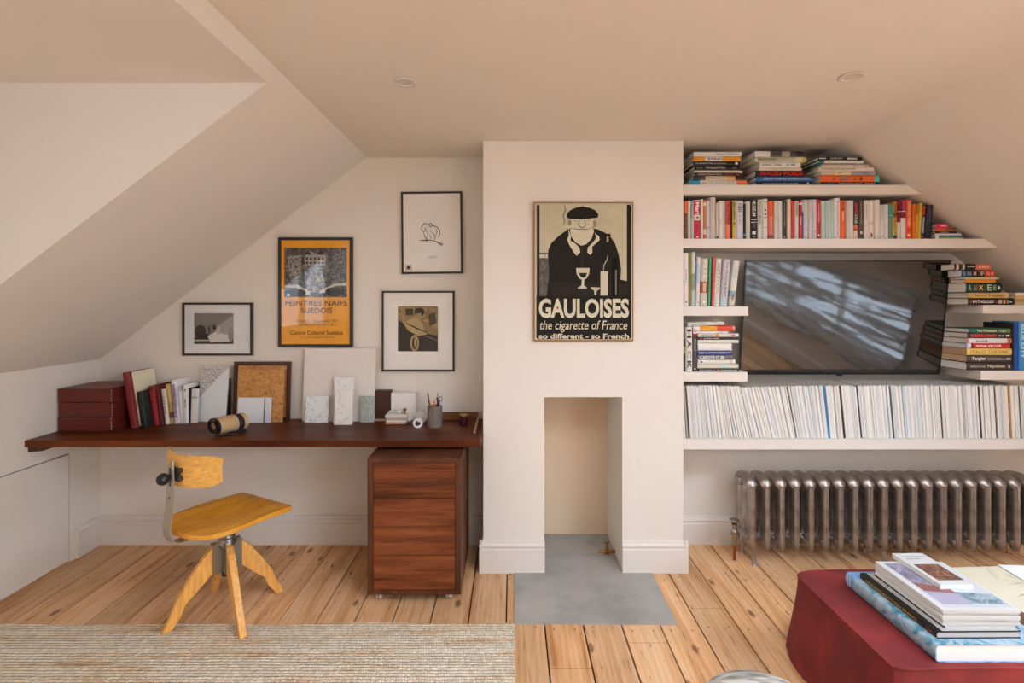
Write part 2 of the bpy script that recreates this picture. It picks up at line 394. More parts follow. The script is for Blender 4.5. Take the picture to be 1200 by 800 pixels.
# left knee wall with cupboard door
ZK = roofl(XL)
mb = MB()
DS1, DZT, DYA = Y(209.5), .608, .9
mb.prism_x([(YB+.1,-.01),(YB+.1,ZK+.02),(YBACK-.1,ZK+.02),(YBACK-.1,-.01),(DYA,-.01),(DYA,DZT),(DS1,DZT),(DS1,-.01)], XL-.12, XL)
struct(mb.build('wall_left', WALL))
mb = MB(); mb.box(XL-.11, XL-.03, DYA-.01, DS1+.01, .0, DZT+.01); struct(mb.build('trim_cupboard_shade', DARKGAP))  # near-black block paints the shade inside the door gap
mb = MB(); mb.box(XL-.028, XL-.0005, DYA+.003, DS1-.0055, .008, DZT-.0065)
struct(mb.build('door_1', WALL, bevel=.001))
# back wall, either side of the breast
BX0, BX1 = X(566,SC), X(801,SC)
def backpoly(xa, xb, left):
    if left: return [(XL-.1,-.02),(xb,-.02),(xb,ZCEIL+.05),(XCL-.02,ZCEIL+.05),(XL-.1,roofl(XL-.1)+.05)]
    return [(xa,-.02),(XR+.1,-.02),(XR+.1,roofr(XR+.1)+.05),(XCR+.02,ZCEIL+.05),(xa,ZCEIL+.05)]
mb = MB(); mb.prism_y(backpoly(0, BX0+.02, True), YB, YB+.1); mb.prism_y(backpoly(BX1-.02, 0, False), YB, YB+.1)
struct(mb.build('wall_back', WALL))
# chimney breast with fireplace opening
OX0, OX1, OZ = X(638,SC), X(729,SC), Z(465.5,SC); YF = Y(187.7)
mb = MB()
mb.prism_y([(BX0,-.02),(OX0,-.02),(OX0,OZ),(OX1,OZ),(OX1,-.02),(BX1,-.02),(BX1,ZCEIL+.02),(BX0,ZCEIL+.02)], YC, YF+.1)
wc = struct(mb.build('wall_chimney', WALL, bevel=.004))
mb = MB(); mb.box(OX0-.05, OX1+.05, YF, YF+.12, -.02, OZ+.05); struct(mb.build('wall_fireplace', PLASTER))
# right slope, with two unseen rooflights added for light, and right knee wall
def slabR(xa, xb, t=.14):
    return [(xa, roofr(xa)), (xb, roofr(xb)), (xb, roofr(xb)+t), (xa, roofr(xa)+t)]
RX0, RX1 = 2.12, 2.95
RL = [(.6, 1.8), (-2.5, -.1)]
mb = MB()
mb.prism_y(slabR(XCR-.001, XR+.1), RL[0][1], YB+.1); mb.prism_y(slabR(XCR-.001, XR+.1), RL[1][1], RL[0][0]); mb.prism_y(slabR(XCR-.001, XR+.1), YBACK-.1, RL[1][0])
for a, b_ in RL:
    mb.prism_y(slabR(XCR-.001, RX0), a, b_); mb.prism_y(slabR(RX1, XR+.1), a, b_)
struct(mb.build('wall_right_slope', WALL))
nR = Vector((ROOFR,0,1)).normalized()
for i, (a, b_) in enumerate(RL):
    def off(x, t): return (x+nR.x*t, roofr(x)+nR.z*t)
    mb = MB()
    mb.prism_y([off(RX0,.1), off(RX0+.05,.1), off(RX0+.05,.15), off(RX0,.15)], a, b_)
    mb.prism_y([off(RX1-.05,.1), off(RX1,.1), off(RX1,.15), off(RX1-.05,.15)], a, b_)
    mb.prism_y([off(RX0+.05,.1), off(RX1-.05,.1), off(RX1-.05,.15), off(RX0+.05,.15)], a, a+.05)
    mb.prism_y([off(RX0+.05,.1), off(RX1-.05,.1), off(RX1-.05,.15), off(RX0+.05,.15)], b_-.05, b_)
    wf = struct(mb.build('window_%d' % (i+2), TRIM))
    mb = MB(); mb.prism_y([off(RX0+.03,.12), off(RX1-.03,.12), off(RX1-.03,.124), off(RX0+.03,.124)], a+.03, b_-.03); mb.build('pane', WG2 if i == 0 else WGLASS, wf)
    c = ((RX0+RX1)/2+nR.x*.17, (a+b_)/2, roofr((RX0+RX1)/2)+nR.z*.17)
    portal(c, (-nR.x,0,-nR.z), (RX1-RX0)/math.cos(math.atan(ROOFR)), b_-a)
EY0, EY1, EZ0, EZ1 = -2.3, 1.6, .50, 1.18  # low eaves window, added out of view to reflect in the television
mb = MB(); mb.box(XR, XR+.1, YBACK-.1, EY0, -.02, roofr(XR)+.05); mb.box(XR, XR+.1, EY1, YB+.1, -.02, roofr(XR)+.05)
mb.box(XR, XR+.1, EY0, EY1, -.02, EZ0); mb.box(XR, XR+.1, EY0, EY1, EZ1, roofr(XR)+.05); struct(mb.build('wall_right', WALL))
mb = MB(); mb.box(XR+.04, XR+.09, EY0, EY1, EZ0, EZ0+.04); mb.box(XR+.04, XR+.09, EY0, EY1, EZ1-.04, EZ1)
for k in range(5): yy = EY0+(EY1-EY0-.04)*k/4; mb.box(XR+.04, XR+.09, yy, yy+.04, EZ0+.04, EZ1-.04)
wf = struct(mb.build('window_4', TRIM)); mb = MB(); mb.box(XR+.06, XR+.064, EY0+.02, EY1-.02, EZ0+.02, EZ1-.02); mb.build('pane', WG4, wf)
portal((XR+.12, (EY0+EY1)/2, (EZ0+EZ1)/2), (-1,0,0), EZ1-EZ0, EY1-EY0)
mb = MB(); mb.prism_y([(XL-.1,-.02),(XR+.1,-.02),(XR+.1,roofr(XR)),(XCR,ZCEIL+.02),(XCL,ZCEIL+.02),(XL-.1,roofl(XL))], YBACK-.1, YBACK)
struct(mb.build('wall_front', WALL))

# baseboards: profile (depth out, z)
BBH = .172
PROF = [(0,0),(.020,0),(.020,.125),(.017,.130),(.017,.136),(.022,.141),(.022,.148),(.013,.158),(.010,.168),(.006,BBH),(0,BBH)]
def bb_y(mb, x0, x1, y):    # on a wall facing -Y
    mb.prism_x([(y-d+.0005, z) for d, z in PROF], x0, x1)
def bb_xp(mb, x, y0, y1, sgn):   # on a wall facing +X (sgn 1) or -X (sgn -1)
    mb.prism_y([(x+sgn*(d-.0005), z) for d, z in PROF], y0, y1)
mb = MB(); bb_y(mb, XL, BX0-.0, YB); struct(mb.build('baseboard_back_left', TRIM))
mb = MB(); bb_y(mb, BX1, XR, YB); struct(mb.build('baseboard_back_right', TRIM))
mb = MB(); bb_xp(mb, XL, DS1+.035, YB-.02, 1); struct(mb.build('baseboard_left', TRIM))
mb = MB(); bb_y(mb, BX0-.019, OX0+.001, YC); bb_y(mb, OX1-.001, BX1+.019, YC)
bb_xp(mb, BX0, YC-.019, YB, -1); bb_xp(mb, BX1, YC-.019, YB, 1)
struct(mb.build('baseboard_chimney', TRIM))
mb = MB(); bb_xp(mb, XR, YBACK, YB, -1); struct(mb.build('baseboard_right', TRIM))
# hearth slab
sl, nt, b = newmat('grey_hearth_cement'); L = nt.links.new
tc = nd(nt,'ShaderNodeTexCoord'); n = nd(nt,'ShaderNodeTexNoise'); n.inputs['Scale'].default_value = 3.2; n.inputs['Detail'].default_value = 9; n.inputs['Roughness'].default_value=.65
L(tc.outputs['Object'], n.inputs['Vector']); r = ramp(nt, [(.3,'8F8C85'),(.5,'A6A39C'),(.68,'B3AFA6'),(.8,'C0B6A6')]); L(n.outputs[0], r.inputs[0]); L(r.outputs[0], b.inputs['Base Color'])
b.inputs['Roughness'].default_value = .55
mb = MB(); mb.prism_z([(.012, 2.312), (.745, 2.305), (.752, YC-.018), (OX1, YC-.018), (OX1, YF), (OX0, YF), (OX0, YC-.018), (.012, YC-.018)], -.012, .0035)
hs = mb.build('trim_hearth', sl, bevel=.001); struct(hs)

# downlights
def downlight(px, py, s, label):
    x, z = X(px,s), ZCEIL; y = Y(s)
    root = empty('ceiling_spotlight', (x,y,z), 0, label, 'ceiling light', 'recessed ceiling spotlights')
    mb = MB()
    mb.lathe([(.030,-.001),(.043,-.001),(.044,-.005),(.040,-.008),(.032,-.007),(.030,-.004)], (x,y,z), 32)
    mb.build('trim_ring', M('D9CFC4',.4), root, (x,y,z), smooth=True)
    mb = MB(); mb.lathe([(.0301,-.0032),(.022,-.0036),(.0001,-.0038)], (x,y,z), 24)
    mb.build('lamp_face', M('B9AFA5',.2), root, (x,y,z), smooth=True)
downlight(475, 95, 299, 'round white spotlight in the ceiling above the framed sketch')
downlight(997, 89, 306, 'round white spotlight in the ceiling above the right-hand bookshelves')

# ================================================================== DESK SIDE
DK = .750; DTH = .034; YD = Y(231)
mb = MB(); mb.box(XL+.001, BX0-.002, YD, YB-.001, DK-DTH, DK)
# desk overlaps the breast face by a little on the right
desk = mb.build('desk', WALNUT_TOP, bevel=.003)
tag(desk, 'long dark walnut wall-mounted desk top with pictures and tiles standing along it', 'desk')
mb = MB(); pts = [(XL+.001, DK-DTH-.0005), (XL+.16, DK-DTH-.0005)]+[(XL+.16-.15*math.sin(a)*.9, DK-DTH-.034*(1-math.cos(a))-.0005) for a in [i*math.pi/2/6 for i in range(1,7)]]+[(XL+.001, DK-DTH-.036)]
mb.prism_y([(XL+.001,DK-DTH-.0005),(XL+.13,DK-DTH-.0005),(XL+.115,DK-DTH-.012),(XL+.07,DK-DTH-.026),(XL+.001,DK-DTH-.03)], YD+.02, YD+.05)
mb.build('bracket', WALNUT_V, desk)
for v in desk.children: pass

# pedestal
def pedestal():
    s = 243.0; x0, x1 = X(430.5,s), X(540,s); y0 = Y(s); y1 = y0+.46; zt = .7; zb = .042
    root = empty('pedestal_cabinet', ((x0+x1)/2, (y0+y1)/2, 0), 0, 'walnut pedestal cabinet on castors rolled under the right end of the desk', 'cabinet')
    o = root.location; t = .026
    mb = MB()
    mb.box(x0, x0+t, y0, y1, zb, zt); mb.box(x1-t, x1, y0, y1, zb, zt)
    mb.box(x0+t, x1-t, y0, y1, zt-t*.9, zt); mb.box(x0+t, x1-t, y0, y1, zb, zb+t*.8); mb.box(x0+t, x1-t, y1-.015, y1, zb+t, zt-t)
    mb.build('body', WALNUT_V, root, o, bevel=.0015)
    zs = [zb+t*.8+.001, .229, .505, zt-t*.9-.001]
    for i in range(3):
        mb = MB(); mb.box(x0+t+.002, x1-t-.002, y0+.003, y0+.022, zs[i]+.0015, zs[i+1]-.0015)
        mb.build('drawer_front', WALNUT, root, o, bevel=.001)
    mb = MB()
    for z0 in (zb+.52, zb+.33, zb+.12):
        pass
    for cx in (x0+.055, x1-.055):
        for cy in (y0+.05, y1-.05):
            mb = MB(); mb.tube([(cx-.008,cy,.019),(cx+.008,cy,.019)], .0185, 20); mb.tube([(cx-.022,cy,.019),(cx-.014,cy,.019)], .0185, 20)
            mb.tube([(cx-.024,cy,.019),(cx+.010,cy,.019)], .006, 10)
            mb.box(cx-.025, cx+.012, cy-.016, cy+.016, .036, zb+.001)
            mb.build('castor', M('CFCAC4',.3,.5), root, o, smooth=True)
pedestal()

# desk chair
def chair():
    cx, cy = -1.340, 2.404; rz = -R(28)
    root = empty('swivel_chair', (cx, cy, 0), rz, 'vintage honey-coloured plywood swivel chair with four splayed wooden legs in front of the desk', 'chair')
    # local frame: +Y is the way the sitter faces
    # seat: straight front, rounded back, dished
    n = 16; outline = []
    W2, FR, RE = .19, .215, -.225
    outline += [(W2, FR-.012), (W2-.012, FR), (0, FR+.002), (-W2+.012, FR), (-W2, FR-.012), (-W2-.008, .05)]
    for i in range(0, 13):
        th = math.pi+math.pi*i/12
        cc, ss = math.cos(th), math.sin(th); outline.append(((W2+.014)*math.copysign(abs(cc)**.62, cc), -.03+.20*math.copysign(abs(ss)**.72, ss)))
    outline.append((W2+.008, .05))
    def top(x, y):
        r2 = (x/.15)**2+((y+.03)/.17)**2
        return .474-.019*math.exp(-r2*1.1)-.012*max(0, (y-.1)/.11)**2
    mb = MB(); rings = 7; k = len(outline); vs = []; fs = []
    for j in range(rings):
        f_ = 1-j/rings
        for (x, y) in outline: 
            xx, yy = x*f_, -.005+(y+.005)*f_
            vs.append((xx, yy, top(xx,yy)-(.004 if j == 0 else 0)))
    vs.append((0,-.005,top(0,-.005)))
    for j in range(rings-1):
        for i in range(k):
            a, b_ = j*k+i, j*k+(i+1)%k; fs.append((a, b_, b_+k, a+k))
    for i in range(k): fs.append(((rings-1)*k+i, (rings-1)*k+(i+1)%k, rings*k))
    nb = len(vs)
    for (x, y) in outline: vs.append((x, y, .449-.012*max(0,(y-.1)/.11)**2))
    for (x, y) in outline: vs.append((x*.95, y*.95, .443-.012*max(0,(y-.1)/.11)**2))
    for i in range(k): fs.append((nb+i, nb+(i+1)%k, (i+1)%k, i)); fs.append((nb+k+i, nb+k+(i+1)%k, nb+(i+1)%k, nb+i))
    fs.append(tuple(nb+k+i for i in reversed(range(k))))
    mb.add(vs, fs); mb.build('seat', PLY, root, smooth=True)
    # metal plate under the front of the seat
    mb = MB(); mb.box(-.16, -.05, .18, .222, .432, .4425); mb.box(-.09,.09,-.12,.12,.424,.4425); mb.build('seat_plate', M('3A3632',.4,.5,.6), root)
    # backrest: bent ply shell
    mb = MB(); vs = []; fs = []; nu, nv = 18, 6; W = .19
    for side in (0, 1):
        for j in range(nv+1):
            for i in range(nu+1):
                u = -1+2*i/nu; v = j/nv
                x = u*W-.006; y = -.215+.08*u*u+side*-.009
                zt = .797-.016*abs(u)**9; zb_ = .660+.022*abs(u)**9
                z = zb_+(zt-zb_)*v
                y += -.012*math.sin(v*math.pi)*.3; x *= 1+.02*(v-.5)
                vs.append((x,y,z))
    m_ = (nu+1)*(nv+1)
    for j in range(nv):
        for i in range(nu):
            a = j*(nu+1)+i; fs.append((a, a+1, a+nu+2, a+nu+1)[::-1]); fs.append((m_+a, m_+a+1, m_+a+nu+2, m_+a+nu+1))
    for i in range(nu):
        fs.append((i, i+1, m_+i+1, m_+i)); a = nv*(nu+1)+i; fs.append((a+1, a, m_+a, m_+a+1))
    for j in range(nv):
        a = j*(nu+1); fs.append((a+nu+1, a, m_+a, m_+a+nu+1)); a += nu; fs.append((a, a+nu+1, m_+a+nu+1, m_+a))
    mb.add(vs, fs); mb.build('backrest', BACKPLY, root, smooth=True)
    # flat steel stem, curving under the seat
    path = [(-.244,.775),(-.248,.74),(-.249,.66),(-.252,.60),(-.258,.54),(-.263,.495),(-.262,.462),(-.250,.436),(-.225,.420),(-.17,.416),(-.10,.421)]
    mb = MB()
    for (ya,za),(yb,zb2) in zip(path[:-1], path[1:]): pass
    def strip(path, wds, t):
        vs = []; fs = []; k = len(path)
        for i,(y,z) in enumerate(path):
            p0 = Vector(path[max(i-1,0)]); p1 = Vector(path[min(i+1,k-1)]); d = (p1-p0).normalized(); nrm = Vector((-d.y, d.x))*t/2; w_ = wds[i]/2
            for sx, sn in ((-1,-1),(1,-1),(1,1),(-1,1)): vs.append((sx*w_, y+sn*nrm.x, z+sn*nrm.y))
        for i in range(k-1):
            for j in range(4): fs.append((i*4+j, i*4+(j+1)%4, i*4+4+(j+1)%4, i*4+4+j))
        fs += [(3,2,1,0), tuple((k-1)*4+j for j in range(4))]
        return vs, fs
    vs, fs = strip(path, [.018,.040]+[.052]*9, .005); mb.add(vs, fs)
    st = mb.build('back_stem', STEEL, root, smooth=True)
    mb = MB(); mb.box(-.004,.004,-.2522,-.2505,.668,.748); mb.build('slot', BLACKM, st)
    # bracket, bolts and knob
    mb = MB(); mb.box(-.016,.016,-.246,-.226,.690,.745); mb.tube([(0,-.262,.706),(0,-.222,.706)], .006, 12)
    mb.tube([(.034,-.240,.735),(.034,-.218,.735)], .011, 12); mb.tube([(.034,-.240,.70),(.034,-.218,.70)], .011, 12); mb.box(.0,.042,-.236,-.230,.69,.745)
    mb.build('bracket', M('4A423B',.4,.5,.6), root, smooth=True)
    mb = MB(); prof = [(.004,-.024),(.016,-.020),(.024,-.009),(.026,0),(.024,.009),(.016,.020),(.004,.024)]
    mb.lathe(prof, (0,0,0), 20, T=Matrix.Translation((-.002,-.278,.706)) @ Matrix.Rotation(R(90),4,'X')); mb.build('knob', BLACKM, root, smooth=True)
    mb = MB(); mb.lathe([(.0035,-.001),(.0035,.001)], (0,0,0), 10, T=Matrix.Translation((0,-.2545,.62)) @ Matrix.Rotation(R(90),4,'X')); mb.build('rivet', BLACKM, root)
    # hub and column
    mb = MB(); mb.lathe([(.018,.18),(.018,.445)], (0,0,0), 20); mb.lathe([(.021,.175),(.021,.20)],(0,0,0),20); mb.build('column', BLACKM, root, smooth=True)
    mb = MB(); mb.lathe([(.028,.30),(.040,.315),(.044,.33),(.036,.345),(.034,.35),(.038,.358),(.034,.372),(.022,.380)], (0,0,0), 28)
    feet = [(-1.524,2.235),(-1.155,2.200),(-1.510,2.592),(-1.160,2.575)]
    Rm = Matrix.Rotation(-rz, 3, 'Z')
    fl = []
    for fx, fy in feet:
        p = Rm @ Vector((fx-cx, fy-cy, 0)); fl.append(p)
    for p in fl:
        a = math.atan2(p.y, p.x); T = Matrix.Rotation(a,4,'Z')
        for sgn in (-1,1): mb.box(.014,.062, sgn*.0172-.0015, sgn*.0172+.0015, .20,.335,0,T)
        mb.box(.012,.02,-.016,.016,.20,.335,0,T)
    mb.build('hub', M('8F887E',.35,.5,.8), root, smooth=True)
    for ip, p in enumerate(fl):
        a = math.atan2(p.y, p.x); r = p.length; T = Matrix.Rotation(a,4,'Z'); zf = .0088 if ip < 2 else 0
        top_ = [(.022,.335),(.06,.325),(.10,.285),(.15,.215),(.20,.135),(r-.025,.070),(r-.004,.03),(r+.006,.008+zf),(r+.004,zf)]
        bot = [(r-.028,zf),(r-.040,.022),(r-.065,.055),(.165,.105),(.12,.145),(.085,.18),(.06,.205),(.022,.21)]
        mb = MB(); mb.prism_y(top_+bot, -.0155, .0155, 0, T)
        mb.build('leg', BEECH, root, bevel=.004, seg=3, smooth=True)
        lg = root.children
chair()

# jute rug
rm, nt, b = newmat('jute_weave'); L = nt.links.new
tc = nd(nt,'ShaderNodeTexCoord'); sp = nd(nt,'ShaderNodeSeparateXYZ'); L(tc.outputs['Object'], sp.inputs[0])
def math_(op, a, b_):
    n = nd(nt,'ShaderNodeMath', operation=op)
    for i, v in enumerate((a,b_)):
        if v is None: continue
        if isinstance(v,(int,float)): n.inputs[i].default_value = v
        else: L(v, n.inputs[i])
    return n.outputs[0]
nz = nd(nt,'ShaderNodeTexNoise'); nz.inputs['Scale'].default_value = 9; nz.inputs['Detail'].default_value = 3; L(tc.outputs['Object'], nz.inputs['Vector'])
wob = math_('MULTIPLY', nz.outputs[0], .5)
rows = math_('ADD', math_('MULTIPLY', sp.outputs[1], 62.0), wob)            # rows along X
par = math_('MULTIPLY', math_('FLOOR', rows, None), .28)
colx = math_('ADD', math_('MULTIPLY', sp.outputs[0], 92.0), par)
fr = math_('SUBTRACT', math_('FRACT', rows, None), .5); fc = math_('SUBTRACT', math_('FRACT', colx, None), .5)
hgt = math_('SUBTRACT', 1.0, math_('ADD', math_('MULTIPLY', math_('MULTIPLY', fr, fr), 2.6), math_('MULTIPLY', math_('MULTIPLY', fc, fc), 1.6)))
n1 = nd(nt,'ShaderNodeTexNoise'); n1.inputs['Scale'].default_value = 2.2; n1.inputs['Detail'].default_value = 8; n1.inputs['Roughness'].default_value=.7
mp = nd(nt,'ShaderNodeMapping'); mp.inputs['Scale'].default_value=(1,9,1); L(tc.outputs['Object'], mp.inputs[0]); L(mp.outputs[0], n1.inputs['Vector'])
r = ramp(nt, [(.3,'CF9C6C'),(.40,'EACBA4'),(.48,'F8E6CB'),(.8,'FDF4E4')]); L(n1.outputs[0], r.inputs[0])
wn2 = nd(nt,'ShaderNodeTexWhiteNoise', noise_dimensions='2D'); cbx = nd(nt,'ShaderNodeCombineXYZ'); L(math_('FLOOR',colx,None), cbx.inputs[0]); L(math_('FLOOR',rows,None), cbx.inputs[1]); L(cbx.outputs[0], wn2.inputs['Vector'])
hv = nd(nt,'ShaderNodeHueSaturation'); mr = nd(nt,'ShaderNodeMapRange'); mr.inputs[3].default_value=.85; mr.inputs[4].default_value=1.12
L(wn2.outputs[0], mr.inputs[0]); L(mr.outputs[0], hv.inputs['Value']); L(r.outputs[0], hv.inputs['Color']); L(hv.outputs[0], b.inputs['Base Color'])
bp = nd(nt,'ShaderNodeBump'); bp.inputs['Strength'].default_value = 1.0; bp.inputs['Distance'].default_value=.009; L(hgt, bp.inputs['Height']); L(bp.outputs[0], b.inputs['Normal'])
b.inputs['Roughness'].default_value = .95; b.inputs['Specular IOR Level'].default_value = .1
mb = MB(); ry1, ry0 = 2.296, .95; rx0, rx1 = -2.44, .012; nn = 60
edge = [(rx0, ry0)]+[(rx0+(rx1-rx0)*i/nn, ry0) for i in range(1,nn)]+[(rx1,ry0)]
rr = random.Random(3)
edge += [(rx1+rr.uniform(-.004,.004), ry0+(ry1-ry0)*i/30) for i in range(1,30)]+[(rx1,ry1+.012)]
edge += [(rx1+(rx0-rx1)*i/nn, ry1+.012*(1-i/nn)-.006*math.sin(i*.3)+rr.uniform(-.002,.002)) for i in range(1,nn)]+[(rx0,ry1)]
mb.prism_z(edge, .0005, .0085)
rug = mb.build('rug', rm, bevel=.003); tag(rug, 'pale chunky woven jute rug on the floorboards beneath the front legs of the chair', 'rug')

# ================================================================== PICTURES
def framed(name, px0, px1, py0, py1, fpx, s, wall_y, label, cat, frame_m, mount_m, depth=.022, rot=0, glass=True):
    x0, x1, z0, z1 = X(px0,s), X(px1,s), Z(py1,s), Z(py0,s); t = fpx/s
    cx, cz = (x0+x1)/2, z0
    root = empty(name, (cx, wall_y-.001, cz), 0, label, cat); o = root.location.copy(); root.rotation_euler = (0, R(rot), 0)
    y1 = wall_y-.001; y0 = y1-depth
    mb = MB(); mb.box(x0,x1,y0,y1,z1-t,z1); mb.box(x0,x1,y0,y1,z0,z0+t); mb.box(x0,x0+t,y0,y1,z0+t,z1-t); mb.box(x1-t,x1,y0,y1,z0+t,z1-t)
    mb.build('frame', frame_m, root, o, bevel=.0012)
    yf = y0+.007
    mb = MB(); mb.box(x0+t-.001,x1-t+.001,yf,y1-.002,z0+t-.001,z1-t+.001); mb.build('mount', mount_m, root, o)
    if glass:
        mb = MB(); mb.box(x0+t-.0005,x1-t+.0005,yf-.0035,yf-.002,z0+t-.0005,z1-t+.0005); mb.build('glass', GLASS, root, o)
    return root, o, yf
class Art:
    """flat print: polygons given in a little picture grid"""
    def __init__(s, root, o, y, x0, x1, z0, z1, gw, gh):
        s.root, s.o, s.y, s.x0, s.x1, s.z0, s.z1, s.gw, s.gh = root, o, y, x0, x1, z0, z1, gw, gh; s.mb = MB(); s.mats = []; s.k = 0
    def mi(s, h):
        m = h if not isinstance(h, str) else M(h, .8, .2)
        if m not in s.mats: s.mats.append(m)
        return s.mats.index(m)
    def pt(s, p): return (s.x0+(s.x1-s.x0)*p[0]/s.gw, s.z1-(s.z1-s.z0)*p[1]/s.gh)
    def poly(s, pts, h):
        s.k += 1; s.mb.poly([s.pt(p) for p in pts], s.y-.00004*s.k, s.mi(h))
    def rect(s, a, b, c, d, h): s.poly([(a,b),(c,b),(c,d),(a,d)], h)
    def ell(s, cx, cy, rx, ry, h, a0=0, a1=360, n=24): s.poly([(cx+rx*math.cos(R(a0+(a1-a0)*i/n)), cy+ry*math.sin(R(a0+(a1-a0)*i/n))) for i in range(n if a1-a0 == 360 else n+1)], h)
    def line(s, pts, w, h):
        s.k += 1
        L_ = []; R_ = []
        for i, p in enumerate(pts):
            a = pts[max(i-1,0)]; b_ = pts[min(i+1,len(pts)-1)]; d = Vector((b_[0]-a[0], b_[1]-a[1])); d = d.normalized() if d.length else Vector((1,0))
            ww = w*(.4 if i in (0,len(pts)-1) else 1)/2
            L_.append((p[0]-d.y*ww, p[1]+d.x*ww)); R_.append((p[0]+d.y*ww, p[1]-d.x*ww))
        for i in range(len(pts)-1):
            s.mb.poly([s.pt(q) for q in (L_[i], L_[i+1], R_[i+1], R_[i])], s.y-.00004*s.k, s.mi(h))
    def text(s, st, a, b, c, d, h, bold=0, shear=0):   # box a,b (top left) to c,d (bottom right)
        s.k += 1; p0 = s.pt((a,d)); p1 = s.pt((c,b))
        T = face_front((p0[0]+p1[0])/2, s.y-.00004*s.k-.0001, (p0[1]+p1[1])/2)
        if shear: T = T @ Matrix(((1,shear,0,0),(0,1,0,0),(0,0,1,0),(0,0,0,1)))
        s.mb.text(st, p1[0]-p0[0], p1[1]-p0[1], T, s.mi(h), bold)
    def done(s, name='print'): return s.mb.build(name, s.mats, s.root, s.o)

def mottle(name, stops, scale=12, detail=8, dist=1.0, st=(1,1,1), rough=.7):
    m, nt, b = newmat(name); L = nt.links.new
    tc = nd(nt,'ShaderNodeTexCoord'); mp = nd(nt,'ShaderNodeMapping'); mp.inputs['Scale'].default_value = st
    n = nd(nt,'ShaderNodeTexNoise'); n.inputs['Scale'].default_value = scale; n.inputs['Detail'].default_value = detail; n.inputs['Distortion'].default_value = dist
    n.inputs['Roughness'].default_value = .7
    L(tc.outputs['Object'], mp.inputs[0]); L(mp.outputs[0], n.inputs['Vector']); r = ramp(nt, stops); L(n.outputs[0], r.inputs[0]); L(r.outputs[0], b.inputs['Base Color']); b.inputs['Roughness'].default_value = rough
    return m
PAPER = M('EFE8DE',.8,.2); SPF = 196.3

# 1 small black-framed photograph
root, o, yf = framed('framed_photograph', 213.5, 295.5, 354.5, 416.5, 2.4, SPF, YB, 'small black-framed black-and-white photograph hanging lowest on the left', 'picture', DKFRAME, M('E6E4E0',.8,.2))
ar = Art(root, o, yf-.0003, X(227,SPF), X(290,SPF), Z(404,SPF), Z(367,SPF), 300, 180)
ar.rect(0,0,220,175,mottle('photo_grey',[(.3,'6A645F'),(.7,'9A948E')],6,3)); ar.poly([(0,0),(220,0),(220,40),(60,60),(0,90)],'85807B'); ar.rect(0,140,220,175,'3A3634')
ar.ell(35,105,32,38,'2A2624'); ar.rect(8,115,80,150,'1E1B1A'); ar.poly([(75,130),(120,105),(190,120),(200,160),(90,165)],'D8D3CC'); ar.poly([(120,95),(135,70),(150,70),(150,120),(125,120)],'BDB7AF')
ar.ell(113,80,10,14,'2A2624'); ar.rect(80,75,88,115,'2A2624'); ar.poly([(150,60),(220,10),(220,120),(160,120)],'A8A39D'); ar.ell(205,120,16,42,'8F8A86'); ar.rect(0,150,90,158,'B5B0A8')
ar.done('photo')
# 2 yellow exhibition poster
YEL = M('F2A61C',.75,.2,var=.02)
root, o, yf = framed('framed_poster', 326, 413, 278, 406.5, 3.3, SPF, YB, 'black-framed yellow exhibition poster with a black-and-white picture above French lettering', 'picture', DKFRAME, YEL)
ar = Art(root, o, yf-.0003, X(200,SPF), X(440,SPF), Z(430,SPF), Z(260,SPF), 1129, 800)
PB = mottle('engraving_dark',[(.38,'1E1B1A'),(.5,'4A4642'),(.62,'8C877F')],45,6,.5)
ar.rect(625,142,970,415,PB)
ar.poly([(740,180),(760,160),(800,175),(825,160),(850,180),(850,240),(740,240)],'A9A49B')
for gx in range(6):
    for gy in range(2): ar.rect(722+gx*22, 195+gy*24, 734+gx*22, 208+gy*24, '26221F')
ar.poly([(735,180),(757,158),(778,180)],'2A2623'); ar.poly([(800,180),(824,156),(848,180)],'2A2623')
ar.poly([(640,190),(720,180),(715,300),(660,330)], mottle('tree_print',[(.42,'26221F'),(.56,'B0AAA0')],70,4))
ar.poly([(870,190),(965,170),(968,330),(880,330)], mottle('tree_print_b',[(.45,'26221F'),(.6,'8A857C')],70,4))
ar.poly([(770,245),(830,245),(860,390),(735,390)], mottle('path_print',[(.4,'5A5550'),(.6,'C9C3B8')],30,4))
ar.poly([(628,348),(700,345),(765,385),(768,402),(735,398),(690,362),(628,362)],'D6D0C4'); ar.poly([(968,335),(900,340),(830,375),(812,392),(850,390),(905,352),(968,350)],'D6D0C4')
ar.ell(690,390,55,22,'2A2623'); ar.ell(905,385,55,26,'2A2623'); ar.rect(640,396,655,408,'D6D0C4')
BR = '4A2A12'
ar.text('PEINTRES NAIFS', 630,432,972,463,BR,.01); ar.text('SUEDOIS', 716,473,890,503,BR,.01)
ar.text('16 octobre  28 novembre 1971', 690,538,916,554,BR); ar.text('Tous les jours de 14 h à 18 h', 698,560,908,576,BR)
ar.text('Centre Culturel Suédois', 658,598,948,622,BR,.01); ar.text('11, rue Payenne, Paris 3', 714,630,900,644,BR)
ar.done('print')
